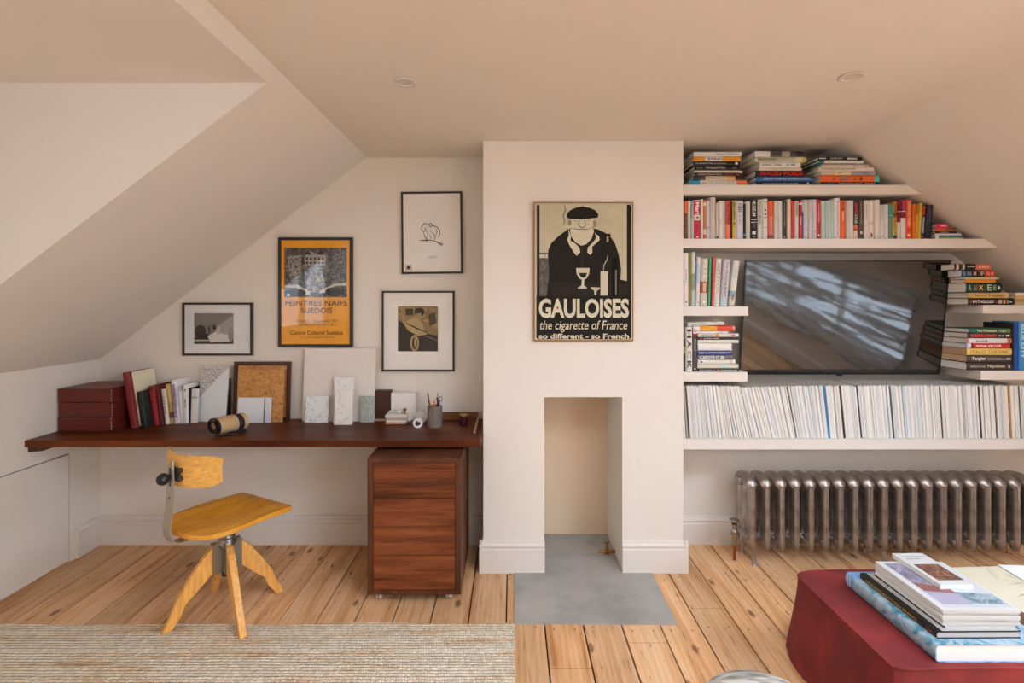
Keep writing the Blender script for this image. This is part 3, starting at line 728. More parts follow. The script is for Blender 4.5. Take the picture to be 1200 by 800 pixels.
# 3 framed sketch
root, o, yf = framed('framed_sketch', 470.8, 542.3, 224.5, 320.5, 2.2, SPF, YB, 'black-framed ink sketch of a crouching animal, hanging highest above the desk', 'picture', DKFRAME, PAPER, rot=-.6)
ar = Art(root, o, yf-.0003, X(430,SPF), X(570,SPF), Z(450,SPF), Z(210,SPF), 467, 800)
K = '2A2523'
ar.line([(212,195),(216,182),(228,172),(240,176),(250,170),(262,182),(275,186),(286,200),(286,215),(278,226)],3.2,K)
ar.line([(212,195),(222,204),(232,200),(228,184)],3,K); ar.line([(222,204),(226,222),(236,236),(262,240),(268,225),(262,212),(250,204)],3,K)
ar.line([(207,238),(236,238),(240,242)],5,K); ar.line([(262,240),(280,246),(298,254),(292,258),(276,248)],3.5,K); ar.line([(240,176),(250,186),(258,180),(254,170)],4,K)
ar.line([(236,200),(240,214),(234,228)],2,K); ar.line([(270,190),(276,204),(270,220)],3,K); ar.line([(224,176),(222,168),(230,170)],2,K); ar.line([(246,216),(252,230),(246,238)],2,K)
for i in range(6): ar.line([(240+i*6,304),(243+i*6,308)],2,'8C857E')
ar.rect(240,302,278,304,'BDB5AC'); ar.rect(150,332,175,362,'C9B6AE'); ar.ell(162,344,6,7,'3A2A26'); ar.poly([(154,362),(156,352),(168,352),(172,362)],'E8DDD5')
ar.done('drawing')
# 4 framed print
root, o, yf = framed('framed_print', 447.5, 532.5, 340.8, 435, 2.1, SPF, YB, 'black-framed brown and gold print with a wide white mount, beside the chimney breast', 'picture', DKFRAME, PAPER)
ar = Art(root, o, yf-.0003, X(430,SPF), X(570,SPF), Z(450,SPF), Z(210,SPF), 467, 800)
GO = mottle('print_gold',[(.35,'6A5532'),(.6,'A68B55')],25,4); DB = '2C2622'
ar.rect(120,496,277,672,GO); ar.rect(120,590,277,672,DB); ar.poly([(122,548),(160,575),(180,600),(120,610)],DB); ar.ell(205,518,20,16,DB); ar.poly([(190,525),(212,522),(212,548),(195,548)],'A68B55')
ar.poly([(140,560),(190,538),(215,560),(235,605),(200,612),(160,590)],'B29A6C'); ar.poly([(215,550),(275,590),(275,610),(225,600)],'8A7348'); ar.line([(150,560),(190,580),(236,600)],6,DB)
ar.ell(186,640,17,32,'B29A6C'); ar.ell(186,640,10,24,DB); ar.ell(188,638,4,20,'B29A6C'); ar.poly([(240,530),(265,520),(272,560),(245,575)],'4A3D2C'); ar.line([(225,610),(277,630)],4,'B29A6C')
ar.rect(150,506,180,530,'3A3128'); ar.line([(150,518),(180,518)],2,'A68B55'); ar.line([(170,590),(200,600)],3,'E0CFA6'); ar.line([(165,575),(195,590)],3,'E0CFA6')
ar.done('print')
# 5 big poster on the chimney breast
ORW = M('A8642E',.5,.3)
root, o, yf = framed('framed_poster', 625.5, 742, 237, 399.5, 1.0, 218.5, YC, 'large vintage poster of a man in a beret, thinly framed on the chimney breast', 'picture', ORW, M('C9BFA2',.7,.3), depth=.018, glass=False)
s5 = 218.5
ar = Art(root, o, yf-.006, X(610,s5), X(760,s5), Z(410,s5), Z(220,s5), 632, 800)
BK = '26211D'; CR = 'CFC5A8'
ar.rect(70,78,551,750,'BDB396'); ar.poly([(78,530),(545,530),(545,738),(538,746),(86,746),(78,738)],BK)
ar.rect(80,86,94,535,BK); ar.poly([(524,84),(540,84),(545,96),(545,535),(524,535)],BK); ar.rect(94,84,524,535,mottle('aged_paper',[(.3,'B8AD8C'),(.7,'C9BE9E')],8,4))
ar.rect(94,320,150,535,mottle('grey_print',[(.4,'4A443B'),(.6,'6E675A')],60,3)); ar.rect(94,326,134,346,CR); ar.line([(112,333),(122,330),(124,338),(114,342)],3,BK)
ar.poly([(128,535),(140,430),(136,310),(150,275),(185,240),(232,206),(262,200),(345,200),(378,204),(436,232),(466,275),(484,330),(496,400),(492,452),(530,462),(530,535)],BK)
# head
ar.poly([(246,148),(356,148),(360,180),(352,190),(364,214),(352,252),(325,280),(300,288),(274,272),(252,246),(244,212),(250,190)],CR)
ar.line([(352,190),(364,214),(352,252),(325,280),(300,288),(274,272)],3.5,BK); ar.line([(244,200),(270,204),(330,206),(352,196)],3,BK)
ar.line([(292,160),(284,182),(296,196),(312,196),(322,182),(314,158)],3.5,BK); ar.line([(262,162),(282,168)],4,BK); ar.line([(322,166),(346,160)],4,BK); ar.line([(268,176),(284,184)],2.5,BK); ar.line([(322,184),(340,178)],2.5,BK)
ar.poly([(356,165),(372,162),(374,190),(360,198)],'8F866C'); ar.ell(242,172,8,14,'8F866C')
ar.poly([(228,150),(226,132),(244,112),(275,98),(305,93),(340,99),(368,112),(384,132),(380,148),(350,152),(300,156),(250,154)],BK); ar.line([(306,94),(305,85)],4,BK)
ar.line([(208,190),(248,192)],4,'EDE5CC'); ar.line([(214,84),(222,110),(210,140),(218,165),(210,188)],5,'6E6553')
# hands
ar.poly([(236,206),(248,236),(246,262),(270,276),(290,296),(294,318),(276,336),(262,318),(240,282),(230,256),(238,236)],CR); ar.poly([(364,222),(386,240),(390,258),(372,274),(352,292),(354,318),(344,332),(328,318),(332,294),(352,274),(368,256),(372,240)],CR)
ar.line([(302,292),(303,395)],2,'6E6553')
# glass, bottle, candle, table
ar.rect(150,470,530,535,'2E2923'); ar.poly([(274,396),(340,396),(338,424),(326,446),(314,454),(312,482),(326,492),(326,498),(282,498),(282,492),(300,482),(302,454),(288,446),(276,424)],CR); ar.poly([(286,420),(328,420),(322,438),(310,444),(296,440)],BK)
ar.poly([(450,350),(478,345),(482,535),(448,535)],'14110F'); ar.rect(466,405,474,528,'7A7260'); ar.rect(394,412,430,531,CR); ar.line([(408,412),(412,380),(426,355),(430,332)],4,CR); ar.poly([(420,230),(444,226),(442,262),(430,280),(420,262)],'14110F'); ar.rect(424,240,434,268,'B5AB8E')
ar.poly([(346,490),(392,492),(390,500),(376,508),(372,528),(364,528),(362,506),(348,498)],CR)
ar.rect(80,531,545,533,BK)
ar.text('GAULOISES',90,546,534,642,'D6CDB2',.035); ar.text('the cigarette of France',94,654,526,712,'D6CDB2',.004,.15); ar.text('so different - so French',90,718,534,744,'D6CDB2',.03)
ar.done('print')

# ================================================================== THINGS ON THE DESK
DZ0 = DK+.0004
def ds(py): return (py-HY)/(H-DK)          # scale of a foot point on the desk
def lean_panel(name, x0b, x1b, yfoot, x0t, h, tilt_deg, t, mats, label, cat, group=None, extra=None, bev=.001):
    """panel whose bottom front edge is at yfoot, leaning back against the wall; skewed sideways through a roll"""
    w_ = x1b-x0b; roll = math.degrees(math.atan2(x0t-x0b, h))*0
    root = empty(name, (x0b, yfoot, DZ0), 0, label, cat, group); root.rotation_euler = (R(-tilt_deg), 0, 0)
    return root, w_
def slab(name, x0, x1, py_foot, h, tilt, t, m, label, cat, group=None, roll=0, bev=.001, z=0, dy=0):
    s_ = ds(py_foot); xa, xb = X(x0,s_), X(x1,s_)
    mb = MB(); mb.box(0, xb-xa, 0, t, 0, h)
    o_ = mb.build(name, m, None, bevel=bev); o_.location = (xa, Y(s_)+dy, DZ0+z+t*math.sin(R(tilt))); o_.rotation_euler = (R(-tilt), 0, 0)
    return tag(o_, label, cat, group)

# archive boxes
OX = M('64251A',.42,.4,bump=.05,scale=120)
labs = ['bottom oxblood archive box of the stack of three at the left end of the desk', 'middle oxblood archive box of the stack of three at the left end of the desk', 'top oxblood archive box of the stack of three at the left end of the desk']
bx0, bx1, by0, by1 = XL+.01, X(128.5,216), Y(216), Y(197)
for i in range(3):
    z0 = DZ0+i*.0772; jx = [0,.004,.0][i]
    r_ = empty('archive_box', ((bx0+bx1)/2+jx, by0, z0), 0, labs[i], 'box', 'stacked archive boxes'); o = Vector(((bx0+bx1)/2, by0, z0))
    mb = MB(); mb.box(bx0+.004, bx1, by0+.004, by1, z0, z0+.070); mb.build('base', OX, r_, o, bevel=.003)
    mb = MB(); mb.box(bx0, bx1-.002, by0-.001, by1-.004, z0+.056, z0+.0768); mb.box(bx0, bx1-.002, by0-.0, by0+.004, z0+.003, z0+.06); mb.build('lid', OX, r_, o, bevel=.003)
    mb = MB()
    for j in range(5):
        zz = z0+.009+j*.014; mb.lathe([(.0034,-.001),(.0038,.0012),(.002,.0026),(.0001,.0028)], (0,0,0), 8, T=Matrix.Translation((bx1-.001,by0+.012,zz)) @ Matrix.Rotation(R(90),4,'Y'))
    mb.build('studs', M('D8CCBC',.3,.5,.6), r_, o)

# -------------------------------------------------- book maker
def book_parts(t, h, d, bands, pages='F0E8DA', cover=.0022, rough=.5, soft=False, texts=(), roundness=.18):
    """upright book: spine faces -Y, base at z=0, centred on x; bands = [(top fraction, hex)] from the top down"""
    prof = []
    r_ = t*roundness; k = 6
    prof.append((-t/2, d)); prof.append((-t/2, r_))
    for i in range(1, k): 
        a = math.pi*i/k; prof.append((-t/2*math.cos(a), r_*(1-math.sin(a))))
    prof.append((t/2, r_)); prof.append((t/2, d))
    c = min(cover, t*.16)
    inner = []
    for (x, y) in prof:
        f_ = (t/2-c)/(t/2); inner.append((x*f_, y if y == d else y+c*(1.0)))
    zs = []; mats = []; cur = h
    stops = list(bands)+[(1.0, None)]
    levels = []
    for i in range(len(bands)):
        f0 = bands[i][0]; f1 = stops[i+1][0] if i+1 < len(bands) else 1.0
        levels.append((h*(1-f1), h*(1-f0), bands[i][1]))
    mb = MB(); n = len(prof)
    for (za, zb, hx) in levels:
        m = M(hx, rough) if isinstance(hx, str) else hx
        if m not in mats: mats.append(m)
        mi = mats.index(m)
        vs = [(x,y,za) for x,y in prof]+[(x,y,zb) for x,y in prof]
        mb.add(vs, [(i,i+1,i+1+n,i+n) for i in range(n-1)], mi)
    for zz, up in ((0, False), (h, True)):
        mi = mats.index(M(levels[-1][2], rough) if isinstance(levels[-1][2], str) else levels[-1][2]) if not up else 0
        vs = [(x,y,zz) for x,y in prof]+[(x,y,zz) for x,y in inner]
        fs = [(i,i+1,i+1+n,i+n) if up else (i+n,i+1+n,i+1,i) for i in range(n-1)]
        mb.add(vs, fs, mi)
    vs = [(x,y,0) for x,y in inner]+[(x,y,h) for x,y in inner]; mb.add(vs, [(i+n,i+1+n,i+1,i) for i in range(n-1)], 0)
    for sx in (-1,1):
        a, b_ = sx*t/2, sx*(t/2-c); q = [(a,d,0),(b_,d,0),(b_,d,h),(a,d,h)]
        mb.add(q, [(0,1,2,3) if sx < 0 else (3,2,1,0)], 0)
    pg = MB(); e = 0 if soft else .003
    pg.box(-t/2+c+.0002, t/2-c-.0002, r_*.5+c+.0005, d-e-.0005, e, h-e)
    tx = MB(); tm = []
    for (st, f0, f1, hx, wf, bold) in texts:     # text from fraction f0 to f1 (from the top), colour, width fraction of the spine
        m = M(hx, .6)
        if m not in tm: tm.append(m)
        mid = h*(1-(f0+f1)/2); T = Matrix.Translation((0,-.0007,mid)) @ Matrix.Rotation(R(90),4,'Y') @ Matrix.Rotation(R(90),4,'X')
        if st == '': 
            tx.box(-wf*t/2, wf*t/2, -.0006, .001, h*(1-f1), h*(1-f0), tm.index(m))
        elif st.startswith('-'):       # unreadable line of type: a row of small marks
            rr = random.Random(int(f0*1000)+int(h*1e5)); z = h*(1-f0); zend = h*(1-f1); q = .0032+.0*t
            while z > zend:
                g = rr.uniform(.0015,.0035); ww = t*wf*rr.uniform(.35,.5)
                tx.box(-ww, ww*rr.uniform(.5,1), -.0005, .001, z-g, z, tm.index(m)); z -= g+rr.choice([.0012,.0015,.004])
        else: tx.text(st, h*(f1-f0), t*wf, T, tm.index(m), bold)
    return mb, mats, pg, pages, tx, tm
BOOKN = 0
def book(x, y, z, t, h, d, bands, label, group=None, lean=0, flat=False, yaw=0, texts=(), pages='F0E8DA', name='book', soft=False, roundness=.18, cat='book'):
    """upright: x = left foot; flat: x = left end, spine to the camera"""
    if isinstance(bands, str): bands = [(0, bands)]
    mb, mats, pg, pc, tx, tm = book_parts(t, h, d, bands, pages, soft=soft, texts=texts, roundness=roundness)
    b_ = mb.build(name, mats, None, smooth=True); tag(b_, label, cat, group)
    pg.build('pages', PAGES(pc), b_)
    if tx.v: tx.build('lettering', tm, b_)
    if flat:      # rotate so the top of the book points left, spine keeps facing -Y
        b_.rotation_euler = (0, R(-90)+R(lean), R(yaw)); b_.location = (x+h, y, z+t/2)
    else:
        b_.rotation_euler = (0, R(lean), R(yaw))
        b_.location = (x+t/2*(math.cos(R(lean))), y, z+abs(math.sin(R(lean)))*t/2)
    return b_
_pg = {}
def PAGES(h):
    if h in _pg: return _pg[h]
    m, nt, b = newmat('paper_edges_'+h); L = nt.links.new
    tc = nd(nt,'ShaderNodeTexCoord'); mp = nd(nt,'ShaderNodeMapping'); mp.inputs['Scale'].default_value = (900,3,3)
    n = nd(nt,'ShaderNodeTexNoise'); n.inputs['Scale'].default_value = 1; L(tc.outputs['Object'], mp.inputs[0]); L(mp.outputs[0], n.inputs['Vector'])
    hv = nd(nt,'ShaderNodeHueSaturation'); hv.inputs['Color'].default_value = hexc(h); mr = nd(nt,'ShaderNodeMapRange'); mr.inputs[3].default_value=.88; mr.inputs[4].default_value=1.08
    L(n.outputs[0], mr.inputs[0]); L(mr.outputs[0], hv.inputs['Value']); L(hv.outputs[0], b.inputs['Base Color']); b.inputs['Roughness'].default_value = .9
    _pg[h] = m; return m

# books on the desk (spine towards the room)
NEXTX = None; LASTLEAN = -9
def dbook(xb0, xb1, pyfoot, xt0, pytop, bands, label, texts=(), d=.17, pages='E4D8C4', name='book', group='books standing on the desk', roundness=.18):
    global NEXTX, LASTLEAN
    s_ = ds(pyfoot); hh = (pyfoot-pytop)/s_; lean = max(math.atan2((xt0-xb0)/s_, hh), LASTLEAN+R(.05)); LASTLEAN = lean
    t = (xb1-xb0)/s_*math.cos(lean)*.93
    xl = X(xb0,s_) if NEXTX is None else NEXTX
    b_ = book(X(xb0,s_), Y(s_), DZ0+.0002, t, hh/math.cos(lean), d, bands, label, group, lean=math.degrees(lean), texts=texts, pages=pages, name=name, roundness=roundness)
    NEXTX = xl+t/math.cos(lean)+.0012; b_.location.x = xl+t/2*math.cos(lean); b_.location.z = DZ0+.0004+abs(math.sin(lean))*t/2
    return b_
b1 = dbook(152.5, 161, 502.5, 142.5, 437, '7A1F22', 'tall album with a red spine and cream cover leaning left against the archive boxes', d=.20)
mb = MB(); mb.box(.0202,.0212,.012,.196,.004,.30); 
s_ = ds(502.5); tt = 8.5/s_*math.cos(math.atan2(10,65.5))
mb = MB(); mb.box(tt/2, tt/2+.0012, .022, .199, .003, (65.5/s_)/math.cos(math.atan2(10,65.5))-.003); mb.build('cover_panel', M('E6DBBE',.7), b1)
NEXTX += .009
b2 = dbook(167, 174, 501.5, 161, 459.5, '1C241C', 'short dark green book leaning next to the cream-covered album', d=.12)
b3 = dbook(177.5, 184.5, 499, 170, 453, '8E1F24', 'red ring binder with dark corners leaning in the desk row', d=.16, texts=[('',.06,.10,'2A1A18',.9,0),('',.4,.43,'2A1A18',.6,0)])
b4 = dbook(185.3, 188.4, 498.5, 179, 451.5, '5A1A1C', 'narrow dark maroon book right of the red binder on the desk', d=.16)
b5 = dbook(189.3, 194.2, 497.5, 184.2, 456.5, [(0,'D9CDB8'),(.25,'E4DACB')], 'cream paperback with small dark lettering leaning in the desk row', texts=[('LOVE AND',.22,.70,'5A4238',.6,.01)], d=.13)
b6 = dbook(195, 199.5, 497.2, 188.8, 450.5, [(0,'C7A468'),(.45,'A98850'),(.7,'5E3F30'),(.85,'B29A6A')], 'narrow yellow-brown patterned book in the desk row', d=.14)
b7 = dbook(200.5, 208, 497, 196, 446, [(0,'E6E2E4'),(.15,'CFC6CE'),(.6,'DED6DC')], 'tallest white and lilac book with purple lettering in the desk row', texts=[('-',.1,.85,'6E5A78',.6,0)], d=.16)
b8 = dbook(208.5, 210.8, 496.8, 205.5, 458.5, 'DCD8D4', 'very thin pale booklet in the desk row', d=.12)
b9 = dbook(211.3, 217.5, 496.6, 210.3, 451, 'EAE6E0', 'white book with tiny dark motif in the desk row', texts=[('-',.35,.6,'6B5A54',.4,0),('',.12,.16,'4E6A5A',.3,0)], d=.15)
b10 = dbook(217.9, 219.6, 496.4, 217.5, 455, '1D1A19', 'thin black book beside the white box-shaped book on the desk', d=.13)
# white book shown face-on
b11 = slab('book', 219.9, 230.5, 496.2, .196, 4, .014, [M('E6E0D6',.7)], 'white book standing face-on with a short line of black lettering on its cover', 'book', roll=3)
mb = MB(); T = face_front(.027, -.0008, .148); mb.text('KINFORD', .044, .009, T, 0, .02); mb.build('lettering', M('3A3634',.6), b11)
mb = MB(); mb.box(.002,.052,.002,.0125,-.0+.001,.1975); mb.build('pages', PAGES('E4D8C4'), b11)

# stone and glossy tiles, boards
DIAG, nt, b = newmat('painted_tile_reflection'); L = nt.links.new  # grey speckle paints the reflection across the tile's corner
tc = nd(nt,'ShaderNodeTexCoord'); n = nd(nt,'ShaderNodeTexNoise'); n.inputs['Scale'].default_value = 90; n.inputs['Detail'].default_value = 4
L(tc.outputs['Object'], n.inputs['Vector']); r = ramp(nt, [(.35,'8A8784'),(.5,'C0BCB7'),(.65,'DDD8D2')]); L(n.outputs[0], r.inputs[0]); L(r.outputs[0], b.inputs['Base Color']); b.inputs['Roughness'].default_value=.5
WHITEG = M('DFE0DF',.08,.5,var=.02)
s_ = ds(494.5)
t1 = slab('tile', 231, 264.5, 494.5, 65/s_, 7, .008, [DIAG], 'tall glossy white tile with a painted grey reflection, leaning right beside the book row', 'tile', roll=4.5)
wT = 33.5/s_; hT = 65/s_
mb = MB(); mb.prism_y([(0.0005,.0005),(wT-.0005,.0005),(wT-.0005,hT*.97),(wT*.75,hT*.86),(wT*.35,hT*.62),(0.0005,hT*.42)], -.0035, .0006); mb.build('glaze', WHITEG, t1, bevel=.0008)
mb = MB(); s2 = ds(491.5); mb.box(0,.045,0,.03,0,.245)
o_ = mb.build('box', M('1E1A18',.5), None, bevel=.001); o_.location = (X(261,s2), Y(197.5)-.005, DZ0); tag(o_, 'slim black upright box behind the white tile and the cork board', 'box')
# cork board
OSB = mottle('cork_chip',[(.34,'8C5528'),(.44,'BD8143'),(.58,'CE9656'),(.7,'DDB27A')],24,7,1.5,(1,1,1.7))
s_ = ds(492.8); x0, x1 = X(272,s_), X(339,s_); hh = 68.5/s_; yy = Y(s_)
cb = empty('cork_board', (x0, yy+.0, DZ0), 0, 'dark-framed square cork board leaning on the wall at the back of the desk', 'board'); cb.rotation_euler = (R(-3.2),0,0); cb.location.z += .0012
W_ = x1-x0; ft = .022
mb = MB(); mb.box(0,W_,0,.016,0,ft); mb.box(0,W_,0,.016,hh-ft,hh); mb.box(0,ft,0,.016,ft,hh-ft); mb.box(W_-ft,W_,0,.016,ft,hh-ft); mb.build('frame', M('4A2A1E',.45), cb, bevel=.001)
mb = MB(); mb.box(ft-.002,W_-ft+.002,.006,.012,ft-.002,hh-ft+.002); mb.build('cork_panel', OSB, cb)
s_ = ds(494.8)
cp = slab('cork_sheet', 276.3, 331, 494.6, 61/s_, 5, .005, [OSB], 'loose orange-brown cork sheet leaning inside the dark frame', 'board', roll=2.5)
g1 = slab('tile', 277.5, 308, 495.8, .146, 6, .007, [WHITEG], 'square glossy pale grey tile leaning in front of the cork', 'tile', roll=2.5)
g2 = slab('tile', 309.6, 316.8, 495.6, .146, 6, .007, [M('D6DAE0',.15,.5)], 'narrow pale blue-white tile strip in front of the cork', 'tile', roll=4)
# big canvas
s_ = ds(494)
cv = slab('canvas_board', 354, 438.3, 494, 85.5/s_, 5.5, .012, [M('E2D8CC',.85,.2)], 'large blank off-white canvas board leaning against the wall below the yellow poster', 'board', roll=.6)
mb = MB(); mb.box(.0,(84.3/s_),-.0004,.0,85.0/s_,85.4/s_); mb.build('edge_fold', M('C7B8A6',.8), cv)
MW = marble('white_marble','E0E0DC','8E9093',6,.16); MW2 = marble('soft_white_marble','E6E4DE','CBC6BE',8,.3); MG = marble('green_grey_marble','B4BAB0','78827A',26,1.0,.3); MW3 = marble('warm_white_marble','ECE6DA','C6BEAE',7,.25)
slab('tile', 357, 384, 495.8, .152, 8, .01, [MW], 'square white marble tile with dark grey veins in front of the blank canvas', 'tile', roll=.6)
slab('tile', 389.5, 413, 496.2, .262, 7, .01, [MW2], 'tall cloudy white marble tile standing behind the shorter cream one', 'tile', roll=1)
slab('tile', 391.2, 412.5, 498, .192, 7, .01, [MW3], 'shorter cream-white marble tile in front of the tall cloudy tile', 'tile', roll=1)
slab('tile', 421.3, 437.8, 495.2, .152, 7, .01, [MG], 'small grey-green marble tile at the right foot of the canvas', 'tile', roll=.5)
slab('tile', 414.5, 421, 494.0, .105, 7, .01, [M('C9B49C',.7)], 'short beige strip of tile between the marble tiles', 'tile')
# brown box, white card, stack of papers
s_ = ds(493.5); mb = MB(); mb.box(X(438.5,s_), X(457,s_), Y(s_)+.01, Y(s_)+.06, DZ0+.012, DZ0+.012+.165)
tag(mb.build('slipcase', M('47271C',.55), None, origin=(X(447,s_),Y(s_)+.01,DZ0+.012), bevel=.002), 'dark brown slipcase standing on a cream book right of the canvas', 'slipcase')
mb = MB(); mb.box(X(438.5,s_), X(452,s_), Y(s_)+.0, Y(s_)+.075, DZ0, DZ0+.0115)
tag(mb.build('notebook', M('C79C7C',.7), None, origin=(X(447,s_),Y(s_),DZ0), bevel=.001), 'thin tan notebook lying under the dark brown slipcase', 'book')
s_ = 198.5; mb = MB(); mb.box(X(459,s_), X(488.5,s_), Y(s_)-.02, YB-.008, DZ0, DZ0+.167)
tag(mb.build('card_box', M('E4DED6',.8), None, origin=(X(470,s_),Y(s_)-.02,DZ0), bevel=.002), 'plain white card box against the wall behind the stack of small books', 'box')
sb = [(452,475.5,.0105,'C98F74','bottom terracotta small book of the little stack on the desk',0),(452.5,476,.011,'E6D5C6','cream small book with rounded spine, second from the bottom of the little desk stack',1.5),
      (453,475,.009,'C2AFA0','thin taupe small book in the middle of the little desk stack',-2),(451.5,476.5,.0215,'D3C6BA','thick stone-coloured small book on top of the little desk stack',1)]
z = DZ0
for (a,b_,t_,hx,lb,yw) in sb:
    s_ = ds(497.2); xx = X(a,s_); book(xx, Y(s_), z+.0002, t_, X(b_,s_)-X(a,s_), .08, hx, lb, 'little stack of small books on the desk', flat=True, yaw=yw, pages='E9DFD2'); z += t_+.0006
ztop = z
# figurines on the stack
s_ = ds(497.2)
mb = MB()
for i,(dx,r0,zz) in enumerate([(0,.012,.010),(.017,.011,.012),(.034,.013,.011),(.05,.009,.009),(.024,.008,.022)]):
    mb.lathe([(.0001,-r0*.8),(r0*.7,-r0*.6),(r0,0),(r0*.75,r0*.5),(.0001,r0*.8)], (X(454,s_)+.008+dx, Y(s_)+.035, ztop+zz), 14)
tag(mb.build('shell', M('C3CFC6',.4,bump=.3), None, origin=(X(460,s_),Y(s_)+.035,ztop), smooth=True), 'knobbly pale green ornament on top of the little book stack', 'ornament')
mb = MB(); mb.lathe([(.009,0),(.009,.004),(.004,.008),(.005,.014),(.010,.020),(.011,.026),(.006,.031),(.0001,.033)], (X(473.2,s_), Y(s_)+.03, ztop), 18)
tag(mb.build('brass_ornament', M('B08A3C',.3,.5,.8), None, origin=(X(473.2,s_),Y(s_)+.03,ztop), smooth=True), 'small brass ornament on the right end of the little book stack', 'ornament')
mb = MB(); s_ = ds(496.5); mb.prism_y([(X(477,s_),DZ0),(X(481,s_),DZ0+.012),(X(486,s_),DZ0+.014),(X(489,s_),DZ0)], Y(s_), Y(s_)+.05)
tag(mb.build('stapler', M('5A4A3E',.4,.5,.3), None, origin=(X(483,s_),Y(s_),DZ0), bevel=.002), 'little dark stapler-shaped object between the book stack and the white rolls', 'stapler')
# rolls of tape
def roll(px, pyc, r_px, foot, wid, rin, yaw, label, col):
    s_ = ds(foot); r_ = r_px/s_; T = Matrix.Translation((X(px,s_), Y(s_), DZ0+r_)) @ Matrix.Rotation(R(yaw),4,'Z') @ Matrix.Rotation(R(90),4,'X')
    mb = MB(); mb.lathe([(rin*r_,0),(r_,0),(r_,wid),(rin*r_,wid),(rin*r_,0)], (0,0,-wid), 32, T=T)
    # keep only tube walls: drop the two caps
    mb.f = mb.f[:-2]; mb.m = mb.m[:-2]
    return tag(mb.build('tape_roll', M(col,.5), None, origin=(X(px,s_),Y(s_),DZ0+r_), smooth=True), label, 'tape')
roll(493.5, 489, 7.2, 495.5, .016, .12, 0, 'larger white roll standing behind the ring-shaped one beside the pencil cup', 'DDD8D2')
roll(489.8, 497, 5.6, 501.5, .012, .62, 18, 'small white ring-shaped tape roll in front of the larger roll', 'E3DFDA')
# pencil cup
s_ = ds(501); cx, cyy, r_ = X(508.3,s_), Y(s_)+.036, 8.6/s_; hc = 24/s_
mb = MB(); n = 36; prof = []
vs = []; fs = []
rings = [(1.0,0),(1.0,.004),(1.0,hc),(.93,hc),(.9,.006)]
for q,(f_,zz) in enumerate(rings):
    for j in range(n):
        th = 2*math.pi*j/n; rr_ = r_*f_*(1+(.035*math.cos(th*12) if q < 3 else 0)); vs.append((cx+rr_*math.cos(th), cyy+rr_*math.sin(th), DZ0+zz))
k = len(rings)
fs = [(i*n+j, i*n+(j+1)%n, (i+1)*n+(j+1)%n, (i+1)*n+j) for i in range(k-1) for j in range(n)]+[tuple(range(n-1,-1,-1)), tuple((k-1)*n+j for j in range(n))]
mb.add(vs, fs); tag(mb.build('pencil_cup', M('786C63',.55), None, origin=(cx,cyy,DZ0), smooth=True), 'ribbed grey pencil cup full of pens and scissors on the desk', 'cup')
def stick(px_, dx, h_, r0, hx, lb, nm, dy=0, tip=None, cat='pencil'):
    base = Vector((cx+(px_-508.3)/s_*.5, cyy+dy*.5, DZ0+.009)); top = Vector((cx+(px_+dx-508.3)/s_, cyy+dy, DZ0+h_))
    mb = MB(); mb.tube([base, top], r0, 8)
    o_ = mb.build(nm, M(hx,.4), None, origin=base, smooth=True); tag(o_, lb, cat, 'pens and pencils in the cup')
    d = (top-base).normalized()
    mb = MB(); mb.tube([top, top+d*.006, top+d*.016], [r0*1.02, r0*.9, r0*.15], 8); mb.build('tip', M(tip or hx,.4), o_, base, smooth=True)
stick(503.5,-3,.30*.55+.015,.0042,'7E1E2C','maroon pen leaning left in the pencil cup','pen',-.01,'E0788A','pen')
stick(506,-3.0,.125,.0036,'D88A90','short pink pencil in the pencil cup','pencil',.012,'E6C8B0')
stick(507.5,.5,.148,.0040,'E0701E','orange pencil upright in the middle of the pencil cup','pencil',-.018,'E6C8A0')
stick(509.5,2.5,.162,.0040,'7A3A28','red-brown pencil with pale end in the pencil cup','pencil',.0,'D9C8B6')
stick(510.5,1.0,.175,.0034,'4A3A34','tallest dark pencil in the pencil cup','pencil',.014,'B8A898')
stick(512.5,1.2,.14,.0042,'1E1C20','black marker leaning right in the pencil cup','pen',-.008,'1E1C20','pen')
stick(513.3,2.0,.125,.0046,'4E86B8','short blue pen at the right of the pencil cup','pen',-.016,'9CC3E0','pen')
stick(505,-1.5,.112,.0042,'3E6A48','short green crayon in the pencil cup','pencil',-.02,'3E6A48')
mb = MB(); zt = DZ0+.135
for sx in (-1,1):
    mb.tube([(cx+.016,cyy+.012,DZ0+.01),(cx+.022+sx*.002,cyy+.012,zt)], .0028, 8)
    ring = [(cx+.024+sx*.008+.008*math.cos(a), cyy+.012, zt+.016+.015*math.sin(a)) for a in [2*math.pi*i/16 for i in range(17)]]
    mb.tube(ring, .0022, 6)
tag(mb.build('scissors', M('8A837C',.3,.5,.7), None, origin=(cx+.016,cyy+.012,DZ0+.01), smooth=True), 'metal scissors with looped handles up in the pencil cup', 'scissors')
# maroon tin and wooden rulers
s_ = ds(499); cx2 = X(543,s_); c2y = Y(s_)+.022
mb = MB(); mb.lathe([(.0225,0),(.024,.003),(.024,.058),(.0215,.060),(.0215,.052),(.0001,.052)], (cx2,c2y,DZ0), 28); tn = mb.build('candle_jar', M('4A1A22',.25), None, origin=(cx2,c2y,DZ0), smooth=True)
tag(tn, 'small maroon jar with a gold rim near the right end of the desk', 'jar')
mb = MB(); mb.lathe([(.0242,.0545),(.0248,.058),(.0242,.0615),(.0215,.0618),(.0215,.0600)], (cx2,c2y,DZ0), 28); mb.build('rim', M('B8924A',.3,.5,.8), tn, (cx2,c2y,DZ0), smooth=True)
s_ = 196.5; mb = MB(); mb.box(X(518,s_), X(561.5,s_), YB-.030, YB-.003, DZ0, DZ0+.008); mb.box(X(518,s_), X(561.5,s_), YB-.012, YB-.003, DZ0+.008, DZ0+.042)
